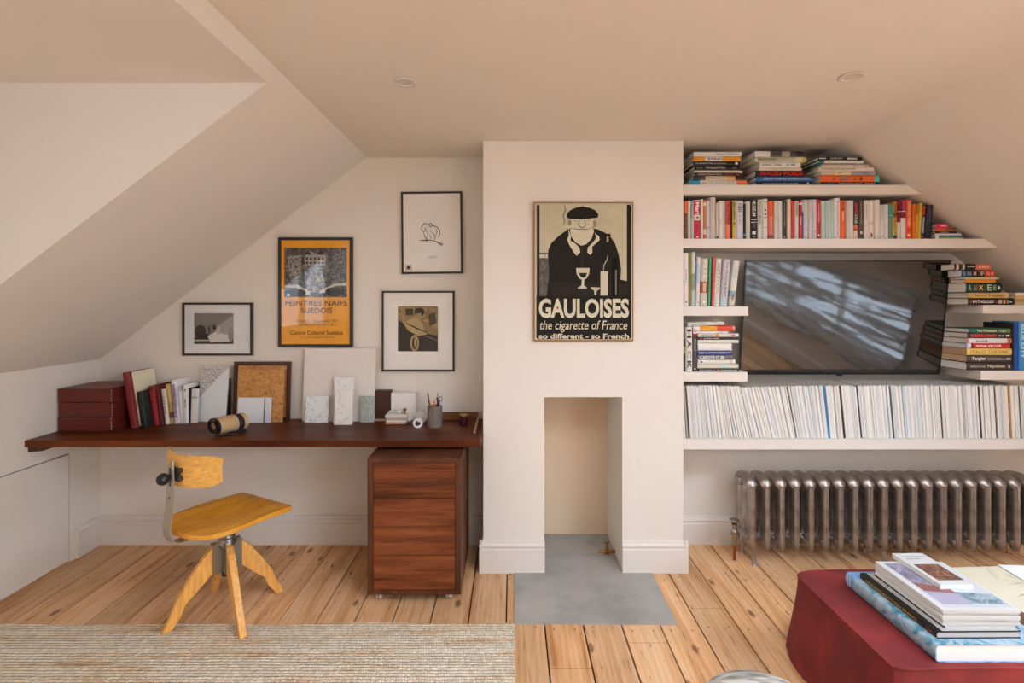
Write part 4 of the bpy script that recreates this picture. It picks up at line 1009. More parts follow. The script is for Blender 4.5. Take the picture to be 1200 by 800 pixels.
tag(mb.build('wooden_rail', wood('rail_wood',[(.3,'6A4228'),(.7,'8A5E3C')],'X'), None, origin=(X(540,s_),YB-.02,DZ0), bevel=.001), 'low brown wooden rail along the wall at the right end of the desk', 'rail')
a = Vector((X(556,ds(508)), Y(ds(508)), DZ0+.0)); e = Vector((X(561.5,199), YB-.045, DZ0+.05))
mb = MB(); d = (e-a); T = Matrix.Translation(a)
mb.prism_x([(0,0),(0,.014),(d.y,.064-.014+.0),(d.y,.034)], -.006, .006, 0, Matrix.Translation(a) @ Matrix.Rotation(-math.atan2(d.x,d.y),4,'Z'))
tag(mb.build('wooden_wedge', PALEWOOD, None, origin=a, bevel=.001), 'pale wooden stick slanting up from the desk towards the wall by the chimney breast', 'stick')
# rolled canvas pouch
KH = M('C4A67C',.85,.2,bump=.25,scale=150); DKL = M('241E1C',.5)
s_ = ds(512.5); ox, oy = X(247,s_), Y(s_)+.035
root = empty('rolled_pouch', (ox, oy, DZ0), R(60), 'khaki canvas tool roll with dark leather edge lying rolled up on the desk', 'pouch')
mb = MB(); turns = 2.4; pts = []; steps = 60
for i in range(steps+1):
    th = i/steps*turns*2*math.pi; rr_ = .049-.016*i/steps*1.9; pts.append((rr_*1.25*math.cos(th-1.4), rr_*math.sin(th-1.4)))
zmin = min(p[1] for p in pts)
def spiral(mb, y0, y1, off, th_, mi=0):
    q = [(p[0]*off, (p[1]-zmin)+.0005) for p in pts]
    n = len(q); vs = []
    for yy in (y0, y1):
        for p_ in q: vs.append((p_[0], yy, p_[1]))
        for i,p_ in enumerate(q):
            c_ = Vector((0, -zmin)); v = Vector((p_[0], p_[1]))-c_; v = v*(1-th_/max(v.length,.004)); vs.append((v.x, yy, v.y+c_.y))
    fs = []
    for i in range(n-1):
        fs += [(i,i+1,2*n+i+1,2*n+i)[::-1], (n+i,n+i+1,3*n+i+1,3*n+i), (i,i+1,n+i+1,n+i), (2*n+i,2*n+i+1,3*n+i+1,3*n+i)[::-1]]
    mb.add(vs, fs, mi, Matrix.Rotation(R(-90),4,'Z'))
mb = MB(); spiral(mb, -.0, .155, 1, .003); mb.build('canvas', KH, root, smooth=True)
mb = MB(); spiral(mb, -.008, .001, 1.05, .004); spiral(mb, .10, .13, 1.04, .004); mb.build('leather_edge', DKL, root, smooth=True)
mb = MB(); mb.tube([(.05+.04*math.cos(a)*1.3+.03, -.062+.022*math.sin(a), .006+.004*math.sin(2*a)) for a in [i*.35 for i in range(19)]], .0045, 8)
mb.tube([(.0,-.05,.004),(.05,-.058,.014),(.10,-.05,.006),(.15,-.03,.010),(.16,.0,.006)], .0045, 8)
mb.tube([(-.0,-.046,.03),(.03,-.052,.036),(.08,-.035,.02),(.135,-.04,.022)], .004, 8); mb.build('strap', DKL, root, smooth=True)

# ================================================================== SHELVES
def shelf(name, px0, pytop, pybot, label, x1=None, px1=None, dep=None):
    x0 = X(px0, SS) if px0 > 802 else BX1+.0005; zt, zb = Z(pytop, SS), Z(pybot, SS)
    mb = MB()
    if px1: pts = [(x0,zb),(X(px1,SS),zb),(X(px1,SS),zt),(x0,zt)]
    elif x1: pts = [(x0,zb),(x1,zb),(x1,zt),(x0,zt)]
    else: pts = [(x0,zb),(roofr_x(zb)-.001,zb),(roofr_x(zt)-.001,zt),(x0,zt)]
    mb.prism_y(pts, YS, YB-.0005)
    tag(mb.build(name, SHELF, None, origin=(x0, YB, zb), bevel=.0015), label, 'shelf'); return zt
zA = shelf('wall_shelf', 801, 216.4, 227.4, 'topmost white shelf under the ceiling, carrying three flat stacks of books')
zB = shelf('wall_shelf', 801, 279.6, 290.4, 'long white shelf above the television, carrying a row of colourful books')
zC = shelf('wall_shelf', 801, 359, 370, 'short white shelf left of the television, carrying pale upright books', px1=877)
zD = shelf('wall_shelf', 801, 435.8, 447, 'lower short white shelf left of the television, carrying a flat stack of books', px1=876)
zE = shelf('wall_shelf', 1152, 357.3, 367.3, 'upper short white shelf right of the television')
zF = shelf('wall_shelf', 1149.6, 434.4, 445, 'lower short white shelf right of the television', x1=XR-.001)
zG = shelf('wall_shelf', 801, 514.6, 526.6, 'longest white shelf above the radiator, carrying the row of magazines', x1=XR-.001)
SK = 215.4; YK = Y(SK)
rb = random.Random(11)
def vb(p0, p1, ptop, pbot, bands, label, group, texts=(), lean_px=0, z=None, d=None, **kw):
    h_ = (pbot-ptop)/SK; lean = math.degrees(math.atan2(lean_px/SK, h_)); t = (p1-p0)/SK*math.cos(R(lean))-.0006
    b_ = book(X(p0,SK)+.0003, YK+rb.uniform(0,.006), z+.0003, t, h_/math.cos(R(lean)), d or rb.uniform(.14,.19), bands, label, group, lean=lean, texts=texts, **kw)
    return b_
def hb(p0, p1, pt, pb, bands, label, group, texts=(), z=None, d=None, yaw=None, tilt=0, dy=0, **kw):
    return book(X(p0,SK), YK+dy+.002, z, (pb-pt)/SK-.0005, (p1-p0)/SK, d or .17, bands, label, group, flat=True, yaw=yaw or 0, texts=texts, lean=tilt, **kw)
def stackup(rows, zbase, group):
    z = zbase+.0003
    for r in reversed(rows):
        p0, p1, t_, bands, label = r[:5]; kw = r[5] if len(r) > 5 else {}
        hb(p0, p1, 0, t_, bands, label, group, z=z, **kw); z += t_/SK+.0001
G1 = 'books in the first stack on the top shelf'
stackup([
 (813.4,869.4,5.5,'DDD6CF','white book topmost on the leftmost stack of the top shelf',dict(texts=[('Country Collector',.45,.92,'4A5A78',.45,0)])),
 (813.4,867.8,5.7,[(0,'E2961E'),(.24,'D9D2CB'),(.62,'E2961E')],'orange and white striped book, second from top of the leftmost top-shelf stack',dict(texts=[('-',.3,.6,'7A746E',.5,0)])),
 (812.4,867.5,5.2,'1F1A18','black book with small white title under the orange-striped one',dict(texts=[('The Wonderful Things',.05,.42,'D8D2CA',.4,0),('-',.45,.7,'8A847C',.35,0),('',.9,.95,'D8D2CA',.5,0)])),
 (814,867,5.6,'191514','black book, fourth down in the leftmost top-shelf stack',dict(texts=[('The Companion Theatre',.25,.68,'D8D2CA',.45,.01),('-',.05,.16,'8A847C',.3,0),('-',.85,.93,'8A847C',.3,0)])),
 (813.6,870,2.6,'D6CBB8','thin cream book in the leftmost top-shelf stack',{}),
 (814,867.3,3.9,'2A2220','dark book with white and red lettering in the leftmost top-shelf stack',dict(texts=[('The Seven Deeds of Others',.08,.6,'D8D2CA',.45,0),('-',.68,.85,'A8322C',.4,0),('',.93,.98,'C23A34',.6,0)])),
 (812.4,867.3,4.6,[(0,'2E3A34'),(.1,'4A4038'),(.27,'D6C2A2'),(.72,'DE9A4E'),(.9,'3A2E28')],'dark, cream and orange book, second from the bottom of the leftmost top-shelf stack',dict(texts=[('-',.3,.68,'8A7458',.5,0)])),
 (808.8,875.3,6.5,[(0,'2A93B8'),(.18,'E0D8CC'),(.82,'E8703C')],'wide bottom book with blue, white and orange spine in the leftmost top-shelf stack',dict(texts=[('WHITE NOISE',.44,.78,'8A9AA0',.55,0),('-',.22,.40,'B8B0A8',.5,0)])),
], zA, G1)
G2 = 'books in the middle stack on the top shelf'
stackup([
 (885.4,942,6.6,[(0,'DCD8D2'),(.31,'5E5850'),(.55,'A59D92'),(.72,'4A4440'),(.85,'1E1A18')],'white and grey photographic book topmost on the middle top-shelf stack',dict(texts=[('-',.36,.52,'2A2624',.5,0)])),
 (885.8,945,6.2,[(0,'B9B8A0'),(.78,'D0CCA2'),(.92,'BDB45A')],'olive-grey book, second in the middle top-shelf stack',dict(texts=[('TERRA AUSTRALIS INCOGNITA',.04,.42,'3A3A34',.4,.01)])),
 (890.8,938.5,6.8,'E2DED8','white book with black and blue lettering in the middle top-shelf stack',dict(texts=[('SCIENCE  TUNIS',.04,.52,'3A3634',.4,.01),('-',.65,.85,'4A8AB8',.4,0)])),
 (890.0,940,3.2,'D9CDB2','cream book beneath the white one in the middle top-shelf stack',{}),
 (885.7,943,7.0,'1B1614','black book with large red capitals in the middle top-shelf stack',dict(texts=[('BRACED WORDS',.10,.97,'C4201E',.72,.035)])),
 (886.3,954.6,6.0,[(0,'24579A')],'blue book with white lettering, second from bottom of the middle top-shelf stack',dict(texts=[('A HISTORY OF NATURE, CULTURE IN A WORLD',.12,.92,'D5DDE8',.42,0)])),
 (886,951,4.6,[(0,'3A3C48'),(.08,'1D2030')],'navy book at the bottom of the middle top-shelf stack',dict(texts=[('-',.12,.75,'A8A4A0',.35,0),('',.92,.96,'D8D2CA',.5,0)])),
], zA, G2)
G3 = 'books in the right stack on the top shelf'
stackup([
 (958.2,1011,4.2,'1A1513','black book with white lettering topmost on the right top-shelf stack',dict(texts=[('',.02,.17,'D8D2CA',.3,0),('SILVER CITY',.27,.55,'D8D2CA',.5,.01),('',.65,.88,'CFC8BE',.5,0)],yaw=2)),
 (959,1012.5,3.2,[(0,'3E8A84'),(.12,'D8D8D2')],'thin white and teal book, second in the right top-shelf stack',dict(yaw=2)),
 (964,1004,1.4,'8A7A6E','very thin brown booklet in the right top-shelf stack',{}),
 (963,1019,3.3,[(0,'D9C4B8'),(.9,'B8A898')],'pinkish cream book in the right top-shelf stack',dict(texts=[('-',.65,.72,'7A3A34',.3,0)])),
 (960,1025,4.2,'DDD4C4','cream book with spaced dark capitals in the right top-shelf stack',dict(texts=[('COMPLETE SAMPLER',.04,.66,'4A4440',.5,0)])),
 (962,1026.8,4.8,[(0,'C8B8A6'),(.25,'E0CDA0'),(.55,'A89AA0')],'cream and mauve book above the orange one in the right top-shelf stack',dict(texts=[('-',.3,.38,'6A5A50',.3,0),('-',.7,.9,'6A5A60',.3,0)])),
 (962,1031.4,8.0,[(0,'E86A28'),(.91,'62B4B4')],'orange book with a turquoise end in the right top-shelf stack',dict(texts=[('',.32,.48,'A8725A',.7,0),('-',.2,.25,'9A3A1A',.5,0),('-',.55,.6,'7A2E18',.5,0),('-',.66,.70,'5A2A18',.6,0)])),
 (962,1031,4.2,'1C3350','dark blue book at the bottom of the right top-shelf stack',dict(texts=[('-',.08,.24,'5A86A8',.4,0),('SACRED INFINITE WORLDS',.30,.70,'D8DCE0',.45,0),('-',.75,.92,'D8DCE0',.4,0)])),
], zA, G3)
GB = 'row of upright books on the long shelf'
B = 280.0
def T_(py): return 225+py/10.909
rowB = [
 (801.2,802.6,110,'B5501E','narrow rust-orange book at the far left end of the long row'),
 (802.7,806.1,112,[(0,'E0703A'),(.33,'33301F')],'dark olive book with an orange top, second in the long row',[('-',.36,.95,'9A8A5A',.5,0)]),
 (806.2,809.6,110,'D6CDBB','cream book right of the dark olive one in the long row'),
 (809.7,813.6,112,[(0,'A39C9E'),(.5,'B5AEB4')],'grey-lavender book left of the tall red-and-white one in the long row'),
 (813.8,821.4,100,[(0,'E5DCD2'),(.03,'C71F38'),(.38,'E5DCD2'),(.52,'C71F38')],'red book with a white band and white letters near the left end of the row',[('Mari',.06,.36,'F0E8E0',.6,.03),('',.42,.48,'A8863C',.4,0),('-',.65,.80,'6A1020',.3,0),('',.93,.96,'F0E8E0',.3,0)]),
 (821.5,824.1,90,'D9D2C6','thin cream book between the red and the rust-striped books'),
 (824.3,827.7,105,[(0,'D06A3C'),(.06,'DCC8A8'),(.14,'C4743A'),(.75,'DCC8A8'),(.88,'C4743A')],'rust-orange book with cream blocks in the long row'),
 (828,832,110,'C9C3C8','pale lilac-grey book left of the tall stone-coloured one in the long row',[('-',.68,.74,'5A544E',.6,0)]),
 (832.1,839.3,65,'C8BBAE','tallest stone-coloured book standing above its neighbours in the long row',[('-',.05,.35,'B05A4A',.12,0)]),
 (839.4,842.6,140,'C7BFB4','short pale grey booklet with a black mark at its foot in the long row',[('',.93,.99,'2A2624',.7,0)]),
 (842.8,847.2,112,'E3D0C0','pinkish cream book left of the pale teal one in the long row',[('-',.5,.6,'6A4A44',.25,0)]),
 (847.3,850.2,114,'B4C8C4','pale teal book left of the salmon one in the long row'),
 (850.4,856.9,112,[(0,'D8563E'),(.62,'E8785A')],'salmon-red book with dark lettering in the long row',[('THE LAST HURRAH',.04,.62,'3A1A16',.5,.02)]),
 (857.2,858.3,118,'2A1A1A','black strip standing for the shaded gap between the salmon and the yellow books'),  # dark strip built like a book, paints the shade of the gap
 (858.4,862.9,105,[(0,'C2AC44'),(.7,'CDBB58')],'mustard-yellow book in the left part of the long row',[('-',.05,.5,'4A4420',.5,0),('',.58,.62,'3A3420',.4,0)]),
 (863.3,871.8,108,'D1CBD4','wide lilac-white book with a black scribble on its spine',[('-',.08,.30,'2A2428',.6,0),('-',.35,.6,'9A949C',.3,0)]),
 (872.2,874.4,150,[(0,'2A2624'),(.85,'8A847C'),(.92,'2A2624')],'shorter black book beside the wide lilac-white one'),
 (874.5,879.7,118,'C9C6BE','plain grey-white book left of the black one with large white capitals'),
 (879.9,888.5,92,'1C1815','black book with large white capitals and a white disc in the long row',[('MUSEUM',.03,.42,'E0DAD2',.5,.02),('',.50,.515,'E0DAD2',.8,0),('',.57,.585,'E0DAD2',.8,0),('-',.62,.7,'6A645C',.4,0),('',.80,.88,'E0DAD2',.45,0),('',.92,.96,'8A847C',.35,0)]),
 (888.8,893.5,95,'D6D1C5','cream book with black capitals right of the black one with white capitals',[('MAN RAY IMAGES',.06,.62,'3A3630',.42,.01)]),
 (893.8,900,85,'D9D5CA','ivory book with two black dots on its spine in the long row',[('',.07,.08,'6A645C',.8,0),('',.26,.30,'1A1816',.32,0),('',.365,.405,'1A1816',.32,0),('',.46,.47,'6A645C',.8,0),('',.71,.72,'6A645C',.7,0)]),
 (900.3,907.3,112,[(0,'E05E2E'),(.4,'E0704E'),(.7,'D66A5E'),(.9,'8A4A42')],'orange-to-pink book in the left middle of the long row',[('',.42,.86,'F0C8B8',.12,0)]),
 (907.6,912.4,112,'C9C5BB','first of two plain light grey books left of the dark brown one'),
 (912.5,917.5,113,'CFCAC2','second of two plain light grey books, touching the dark brown one'),
 (917.8,922.7,112,'38281F','dark brown book with faint lettering in the middle of the long row',[('-',.05,.68,'A8988A',.35,0),('',.93,.96,'D8D0C6',.3,0)]),
 (922.8,927,88,'D8CAAC','tall yellowish cream book between the dark brown and the red ones'),
 (927.3,932.1,112,'C9242F','plain bright red book right of the yellowish cream one',[('',.1,.5,'E06A6A',.12,0)]),
 (932.3,936.9,112,'CCCBC0','grey-cream book between two red ones',[('-',.04,.4,'5A564E',.4,0)]),
 (937.1,940.2,108,[(0,'C2141E'),(.06,'E8D8D0'),(.11,'B8121C'),(.4,'D83A3A')],'narrow red book with a white dot beside the blue and white one',[('-',.42,.65,'F0D8D0',.4,0)]),
 (940.3,942,100,[(0,'C9C9D2'),(.3,'3A4A92')],'very narrow white and blue book in the middle of the long row'),
 (942.1,944.7,98,'C5CCC8','thin pale grey-green book right of the narrow blue one'),
 (944.8,947.4,105,'DAD3C8','thin cream book with a small oval in the middle of the long row',[('',.70,.76,'B8AEA2',.5,0)]),
 (947.7,952.4,95,'C6C1B9','light grey book, third left of the cherry-red one'),
 (952.5,957.4,94,'CFC5CB','light mauve book touching the cherry-red one',[('',.78,.81,'6A5A60',.2,0)]),
 (957.7,962.8,96,[(0,'C02A34'),(.3,'CE4446'),(.6,'B42A30')],'cherry-red book in the middle right of the long row',[('',.1,.55,'E8A8A0',.14,0),('',.88,.93,'F0D8D0',.4,0)]),
 (963,967.6,112,'BED0BE','pale green book touching the cherry-red one'),
 (967.7,970.6,112,'B6C8C6','thin pale blue-green book, second of four green ones'),
 (970.7,973.8,112,'BDCFCB','thin pale aqua book, third of four green ones'),
 (973.9,977.8,112,'B5CCBE','pale mint book, last of four green ones'),
 (978,985.2,76,'E5DAD9','tall pinkish white book with black lettering in the long row',[('The Oxford Dictionary Picture Manual',.06,.90,'4A3A40',.35,0),('',.95,.96,'8A7A7E',.7,0)]),
 (985.5,991.9,105,'EE641C','vivid orange book in the right middle of the long row',[('-',.04,.25,'6A2A12',.5,0),('',.28,.52,'F6D8B8',.14,0)]),
 (992.2,995.2,108,'D5CFC4','narrow cream book right of the vivid orange one'),
 (995.3,1000.8,106,'D8D2CA','wider off-white book left of the black, pink and white one'),
 (1001.2,1006.3,115,[(0,'3A2E2A'),(.12,'2A2220'),(.62,'E07848'),(.72,'C8503C'),(.78,'DCCBB6')],'black book with pink and white lettering and an orange-cream foot in the long row',[('PAINTERS',.05,.32,'E83A78',.6,.02),('ATELIER',.34,.60,'D8D0C6',.6,.02)]),
 (1006.5,1012.5,100,[(0,'4A3830'),(.5,'54423A')],'dark brown book with a white dot low on its spine',[('-',.05,.6,'A89888',.3,0),('',.80,.87,'E6DED4',.3,0)]),
 (1013,1018.8,105,'DED3C8','cream book with faint pink lettering in the right part of the long row',[('-',.1,.5,'C89A92',.3,0)]),
 (1019,1025.2,104,[(0,'E0D6CA'),(.55,'D4BFA0'),(.63,'E0D6CA')],'cream book with a red drop at its foot in the long row',[('',.84,.95,'B8282A',.3,0)]),
 (1025.4,1031.9,98,'DDD3C6','plain ivory book left of the shorter white pair',[('',.92,.95,'6A5A54',.15,0)]),
 (1032,1036.6,162,'D8D2CC','shorter white book with dark type, touching the shorter lilac-white one in the long row',[('-',.04,.42,'6A646A',.25,0),('',.9,.94,'5A4A54',.15,0)]),
 (1036.7,1041.8,160,'D5CFD2','shorter lilac-white book touching the green and teal one'),
 (1042.1,1047.9,165,[(0,'3E9684'),(.38,'6E8A6A')],'teal and olive-green book in the right part of the long row',[('',.3,.31,'CFE0D8',.8,0)]),
 (1048.2,1052.2,122,[(0,'C88A1E'),(.3,'7A4A1E'),(.4,'D8A02A'),(.75,'E0B43A'),(.9,'4A3A1E')],'narrow amber patterned book right of the teal one',[('-',.05,.9,'5A3A16',.5,0)]),
 (1052.4,1056.4,106,[(0,'7A1A24'),(.56,'D8CFBE')],'maroon and cream book, left half of a matching pair',[('',.28,.295,'E8D8D0',.9,0)]),
 (1056.5,1062.2,104,[(0,'8A1A2C'),(.32,'7E1A24'),(.46,'DCD4CC')],'maroon and white book with a pink stripe, right half of a matching pair',[('',.02,.27,'C83A70',.35,0),('',.28,.295,'E8D8D0',.9,0)]),
]
for r_ in rowB:
    tx = r_[5] if len(r_) > 5 else ()
    vb(r_[0], r_[1], T_(r_[2]), B, r_[3], r_[4], GB, tx, z=zB)
for r_ in [
 (1062.4,1069.3,98,'EC5424','bright orange-red book with pale lettering leaning slightly right in the long row',[('HARRIS AND THE BIRD',.05,.68,'F2C8B0',.5,.01),('',.72,.82,'D83A1A',.5,0),('',.88,.93,'F6E0D0',.4,0)],.7),
 (1070.1,1073.2,150,'E07A1E','narrow orange book leaning right beside the orange-red one',[('-',.05,.5,'8A3A12',.4,0)],.8),
 (1073.8,1076.2,148,[(0,'C85A1E'),(.3,'E09A2E')],'narrow amber book leaning right between orange and yellow ones',(),1.6),
 (1076.8,1079.4,142,'D8C24A','pale yellow book leaning right near the end of the long row',[('-',.05,.9,'8A7A2E',.4,0)],2.2),
 (1079.9,1083.6,178,[(0,'B8361E'),(.28,'1C1614'),(.9,'B84A5A'),(.96,'1C1614')],'black book with white capitals and a red top near the end of the long row',[('POWER',.34,.84,'E6DED4',.6,.02)],2.4),
 (1084.2,1092.2,166,[(0,'241E34'),(.4,'1C2434')],'wide navy book leaning right at the end of the long row',[('',.1,.5,'6A6480',.06,0)],3)]:
    vb(r_[0], r_[1], T_(r_[2]), B, r_[3], r_[4], GB, r_[5], lean_px=r_[6], z=zB)
G4 = 'small flat stack at the right end of the long shelf'
stackup([
 (1097.5,1111.6,4.9,'E0226A','hot pink little book on top of the flat stack ending the long row',dict(texts=[('',.36,.82,'F2C8D8',.3,0)],d=.12)),
 (1096.5,1120.6,3.8,[(0,'C8601E'),(.5,'8A4A1E')],'rust-orange book, second in the flat stack ending the long row',dict(d=.14)),
 (1096.5,1121.8,2.6,'2A1A1C','thin black book in the flat stack ending the long row',dict(texts=[('-',.2,.6,'C8C0B8',.4,0)],d=.14)),
 (1096.5,1127.4,2.2,'E0C6D2','thin pale pink book in the flat stack ending the long row',dict(d=.15)),
 (1096.5,1128.4,2.6,[(0,'E6E0DA'),(.12,'2E7A98')],'thin blue book with a white end in the flat stack ending the long row',dict(d=.15)),
 (1096.5,1128.8,1.8,[(0,'E6E0DA'),(.12,'C2C24A')],'thin lime-yellow book at the bottom of the flat stack ending the long row',dict(d=.15)),
], zB, G4)
# upright books left of the television
GC = 'upright pale books left of the television'
def U(py): return 290+py/10
for r_ in [
 (801.2,807,62,'E6DCD4','wide cream-white book at the left end of the shelf beside the television',[('-',.30,.55,'5A544E',.2,0),('',.90,.93,'4A4A6A',.3,0)],0),
 (807.4,810,50,[(0,'8A7A2A'),(.6,'9A7236')],'thin olive-gold book left of the television',(),0),
 (810.2,815,52,[(0,'BFC0B6'),(.4,'8A9A8A'),(.7,'A8C2B4')],'tall grey-green book with white lettering left of the television',[('PHOTOS',.04,.38,'EEEAE4',.5,.02)],.3),
 (815.6,820.0,112,[(0,'D9D4D2'),(.15,'B8C8D6'),(.55,'DAD0CE')],'white and pale blue book leaning a little right, left of the television',[('',.9,.93,'C87A4A',.3,0)],1.9),
 (821,829,130,[(0,'C9BCA6'),(.48,'A8583A'),(.72,'C8C0AE')],'cream book with a rust-coloured photograph on its spine left of the television',[('KLEE',.05,.42,'E8E2D8',.4,.01),('',.52,.7,'C8A890',.4,0),('',.88,.93,'EEE8DE',.3,0)],1.5),
 (829.7,832.2,122,'4EA070','thin green book left of the black and coral ones',(),1.9),
 (832.4,834.0,122,'1A1414','thin black book between the green and coral ones',(),1.7),
 (834.2,836.4,112,'E25A50','thin coral-red book left of the television',(),1.9),
 (836.8,843.6,130,'DDD5C9','cream book with large spaced capitals left of the television',[('AGITATION',.08,.72,'8A8478',.55,0),('',.75,.97,'D2CCC6',.5,0)],3.0),
 (844.2,852.6,140,[(0,'C9C0C2'),(.84,'BCC8CC')],'lilac-grey book with dark title leaning right, second from the television',[('The Drawing Book',.05,.8,'5A4E5A',.4,0)],4.4),
 (854.0,861.4,162,[(0,'D6D2C6'),(.66,'8AA8B0'),(.8,'C8C2B0')],'ivory book with a blue photo at its foot, leaning furthest right next to the television',[('-',.1,.35,'9AB0B8',.4,0),('',.74,.86,'8A6A5A',.25,0)],6.2)]:
    vb(r_[0], r_[1], U(r_[2]), 359, r_[3], r_[4], GC, r_[5], lean_px=r_[6], z=zC)
# lower cubby
GD = 'books on the lower short shelf left of the television'
def V_(py): return 360+py/8.889
vb(801.2,803.6,V_(190),434.6,[(0,'6A6A5A'),(.3,'3A3A34'),(.45,'8A9A4A'),(.6,'3A3834')],'thin dark patterned book squeezed against the chimney breast on the lower short shelf',GD,(),z=zD)
vb(803.9,811.9,V_(195),434.6,'DCD6CC','white upright book with big black letters HACK beside the flat stack',GD,[('H',.06,.25,'2A2422',.6,.03),('A',.30,.48,'2A2422',.6,.02),('C',.54,.70,'6A645C',.55,.0),('K',.76,.94,'2A2422',.6,.03),('',.83,.845,'B8382A',.7,0)],z=zD)
vb(812.2,817.3,V_(240),434.6,[(0,'C8322E'),(.1,'4A4442')],'grey upright book with a red top beside the flat stack',GD,[('',.04,.06,'F0E0D8',.6,0),('-',.2,.5,'BDB6AC',.4,0),('',.92,.95,'D8D0C6',.3,0)],z=zD)
rows = [
 (817.9,866,3.7,'2C2624','black book at the bottom of the flat stack beside the HACK spine',dict(texts=[('-',.05,.42,'C8C2B8',.4,0),('',.46,.53,'C8783C',.4,0),('-',.56,.95,'C8C2B8',.4,0)])),
 (817.5,865.6,5.1,[(0,'D3CBB8'),(.55,'BFD0C4'),(.75,'D3CBB8')],'stone-cream book, second from the bottom beside the HACK spine',{}),
 (817.8,862,5.0,[(0,'DDD6C8'),(.85,'D8B8C0'),(.93,'DDD6C8')],'cream book with a pink end beside the HACK spine',dict(texts=[('',.08,.12,'4A4440',.4,0)])),
 (817.9,858.5,5.5,[(0,'6E6A6A')],'grey book with bold white capitals beside the HACK spine',dict(texts=[('CAPOTE IT',.06,.62,'E8E2D8',.65,.02),('',.66,.76,'C8BE9C',.6,0)])),
 (817.9,858,4.9,'39458E','deep blue book with white lettering beside the HACK spine',dict(texts=[('Letters by CONRAN GORDON 101',.03,.96,'E6E6F0',.5,.02)])),
 (818,857.9,9.0,'E2DDD4','thick blank white book in the middle of the flat stack',{}),
 (817.6,865.6,4.1,'DBD3C6','cream book above the thick blank white one',dict(texts=[('-',.9,.96,'8A8278',.4,0)])),
 (818,865.8,3.1,'322A26','thin black book above the cream one beside the television',dict(texts=[('-',.15,.52,'C8C2B8',.5,0),('',.05,.1,'B8483C',.4,0)])),
 (818,866,4.1,[(0,'D0CAC0')],'grey-white book with an orange mark beside the television',dict(texts=[('ARTISTS',.05,.38,'7A5A48',.5,.01),('',.42,.51,'D8923A',.8,0),('',.83,.9,'C8485A',.4,0)])),
 (812.5,853.5,2.7,'DDD6CE','thin white book laid across below the orange and red one',dict(texts=[('',.7,.85,'C89A9A',.2,0)])),
 (812.5,861.6,6.2,[(0,'DCD4CE'),(.16,'DE9A2E'),(.57,'DC4A2E'),(.95,'E88A7A')],'book with a white, amber and red spine near the top of the flat stack',dict(texts=[('',.16,.16,'DE9A2E',.1,0)])),
]
rows = rows[::-1]; rows[0][5].clear() if len(rows[0]) > 5 else None
z = zD+.0003
for r_ in reversed(rows):
    hb(r_[0], r_[1], 0, r_[2], r_[3], r_[4], GD, z=z, **r_[5]); z += r_[2]/SK+.0001
hb(806,849,0,3.9,[(0,'DED8CE')],'white book with grey lettering lying slightly tilted on top of the flat stack',GD,z=z+.0045,tilt=-1.6,texts=[('CARAVAGGIO',.06,.45,'8A847A',.5,.01),('-',.6,.9,'B0AAA0',.4,0)])
# right of the television
GE = 'flat stack on the upper short shelf right of the television'
z = zE
rowsE = [
 (1119.2,1161.5,7.3,[(0,'221A18'),(.05,'D8B89A'),(.12,'2A201C'),(.22,'D8C2B0'),(.28,'1E1816'),(.59,'D8705A')],'black and salmon book topmost on the stack right of the television',dict(texts=[('',.35,.55,'B8A89A',.1,0),('-',.66,.95,'E8B8A0',.4,0)],d=.095)),
 (1127.5,1166,8.4,[(0,'2A4A70'),(.1,'26282C'),(.45,'2A2422'),(.7,'C83A22'),(.9,'D84A1E')],'dark book with blue and red ends, second on the stack right of the television',dict(texts=[('IS',.04,.12,'9AB0C8',.5,.0),('IN',.17,.28,'8AA8C8',.6,.02),('',.36,.44,'D8A060',.45,0),('IF',.54,.68,'C8B8A8',.6,.02),('N',.76,.84,'E8A890',.5,.02),('',.9,.94,'F0E0D0',.3,0)],d=.095)),
 (1130,1171.5,2.6,[(0,'C2B68E'),(.95,'A89A72')],'thin straw-coloured book right of the television',dict(d=.095)),
 (1132,1167.4,3.9,'E08A22','plain orange book in the stack right of the television',dict(d=.10)),
 (1133,1175,11.6,[(0,'1E3A30'),(.35,'2A3A2C'),(.55,'1E3428'),(.85,'1A2228')],'thick dark green book with gilt lettering in the stack right of the television',dict(texts=[('A',.05,.13,'8AB89A',.6,.02),('A',.2,.26,'9AC0A8',.55,.02),('',.27,.31,'9A3A2E',.6,0),('X',.34,.47,'E0B860',.5,.03),('E',.58,.7,'A8C8A8',.6,.02),('E',.75,.83,'8AB090',.5,.02),('',.88,.93,'D8E0D0',.3,0)],d=.16)),
 (1135.6,1183,6.5,[(0,'C8A062'),(.1,'D0AC6C')],'tan book with thin brown script above the black MYTHOLOGY book',dict(texts=[('Second Traveller',.15,.85,'7A5226',.55,0)],pages='EDE5D8',d=.17)),
 (1135,1189,8.0,'1E1715','black book with white title MYTHOLOGY at the bottom of the upper right stack',dict(texts=[('MYTHOLOGY',.10,.57,'E6DED4',.45,.03),('',.04,.07,'9A4A3A',.5,0),('',.60,.64,'8A3A2E',.5,0),('',.66,.73,'B8B098',.6,0),('',.76,.81,'D8862E',.6,0),('',.84,.88,'7A8A8A',.6,0),('',.9,.95,'E6DED4',.25,0)],pages='EDE5D8',d=.17)),
]
z = zE+.0003
for r_ in reversed(rowsE):
    hb(r_[0], r_[1], 0, r_[2], r_[3], r_[4], GE, z=z, **r_[5]); z += r_[2]/SK+.0001
GE2 = 'books at the right edge on the upper short shelf'
z = zE+.0003
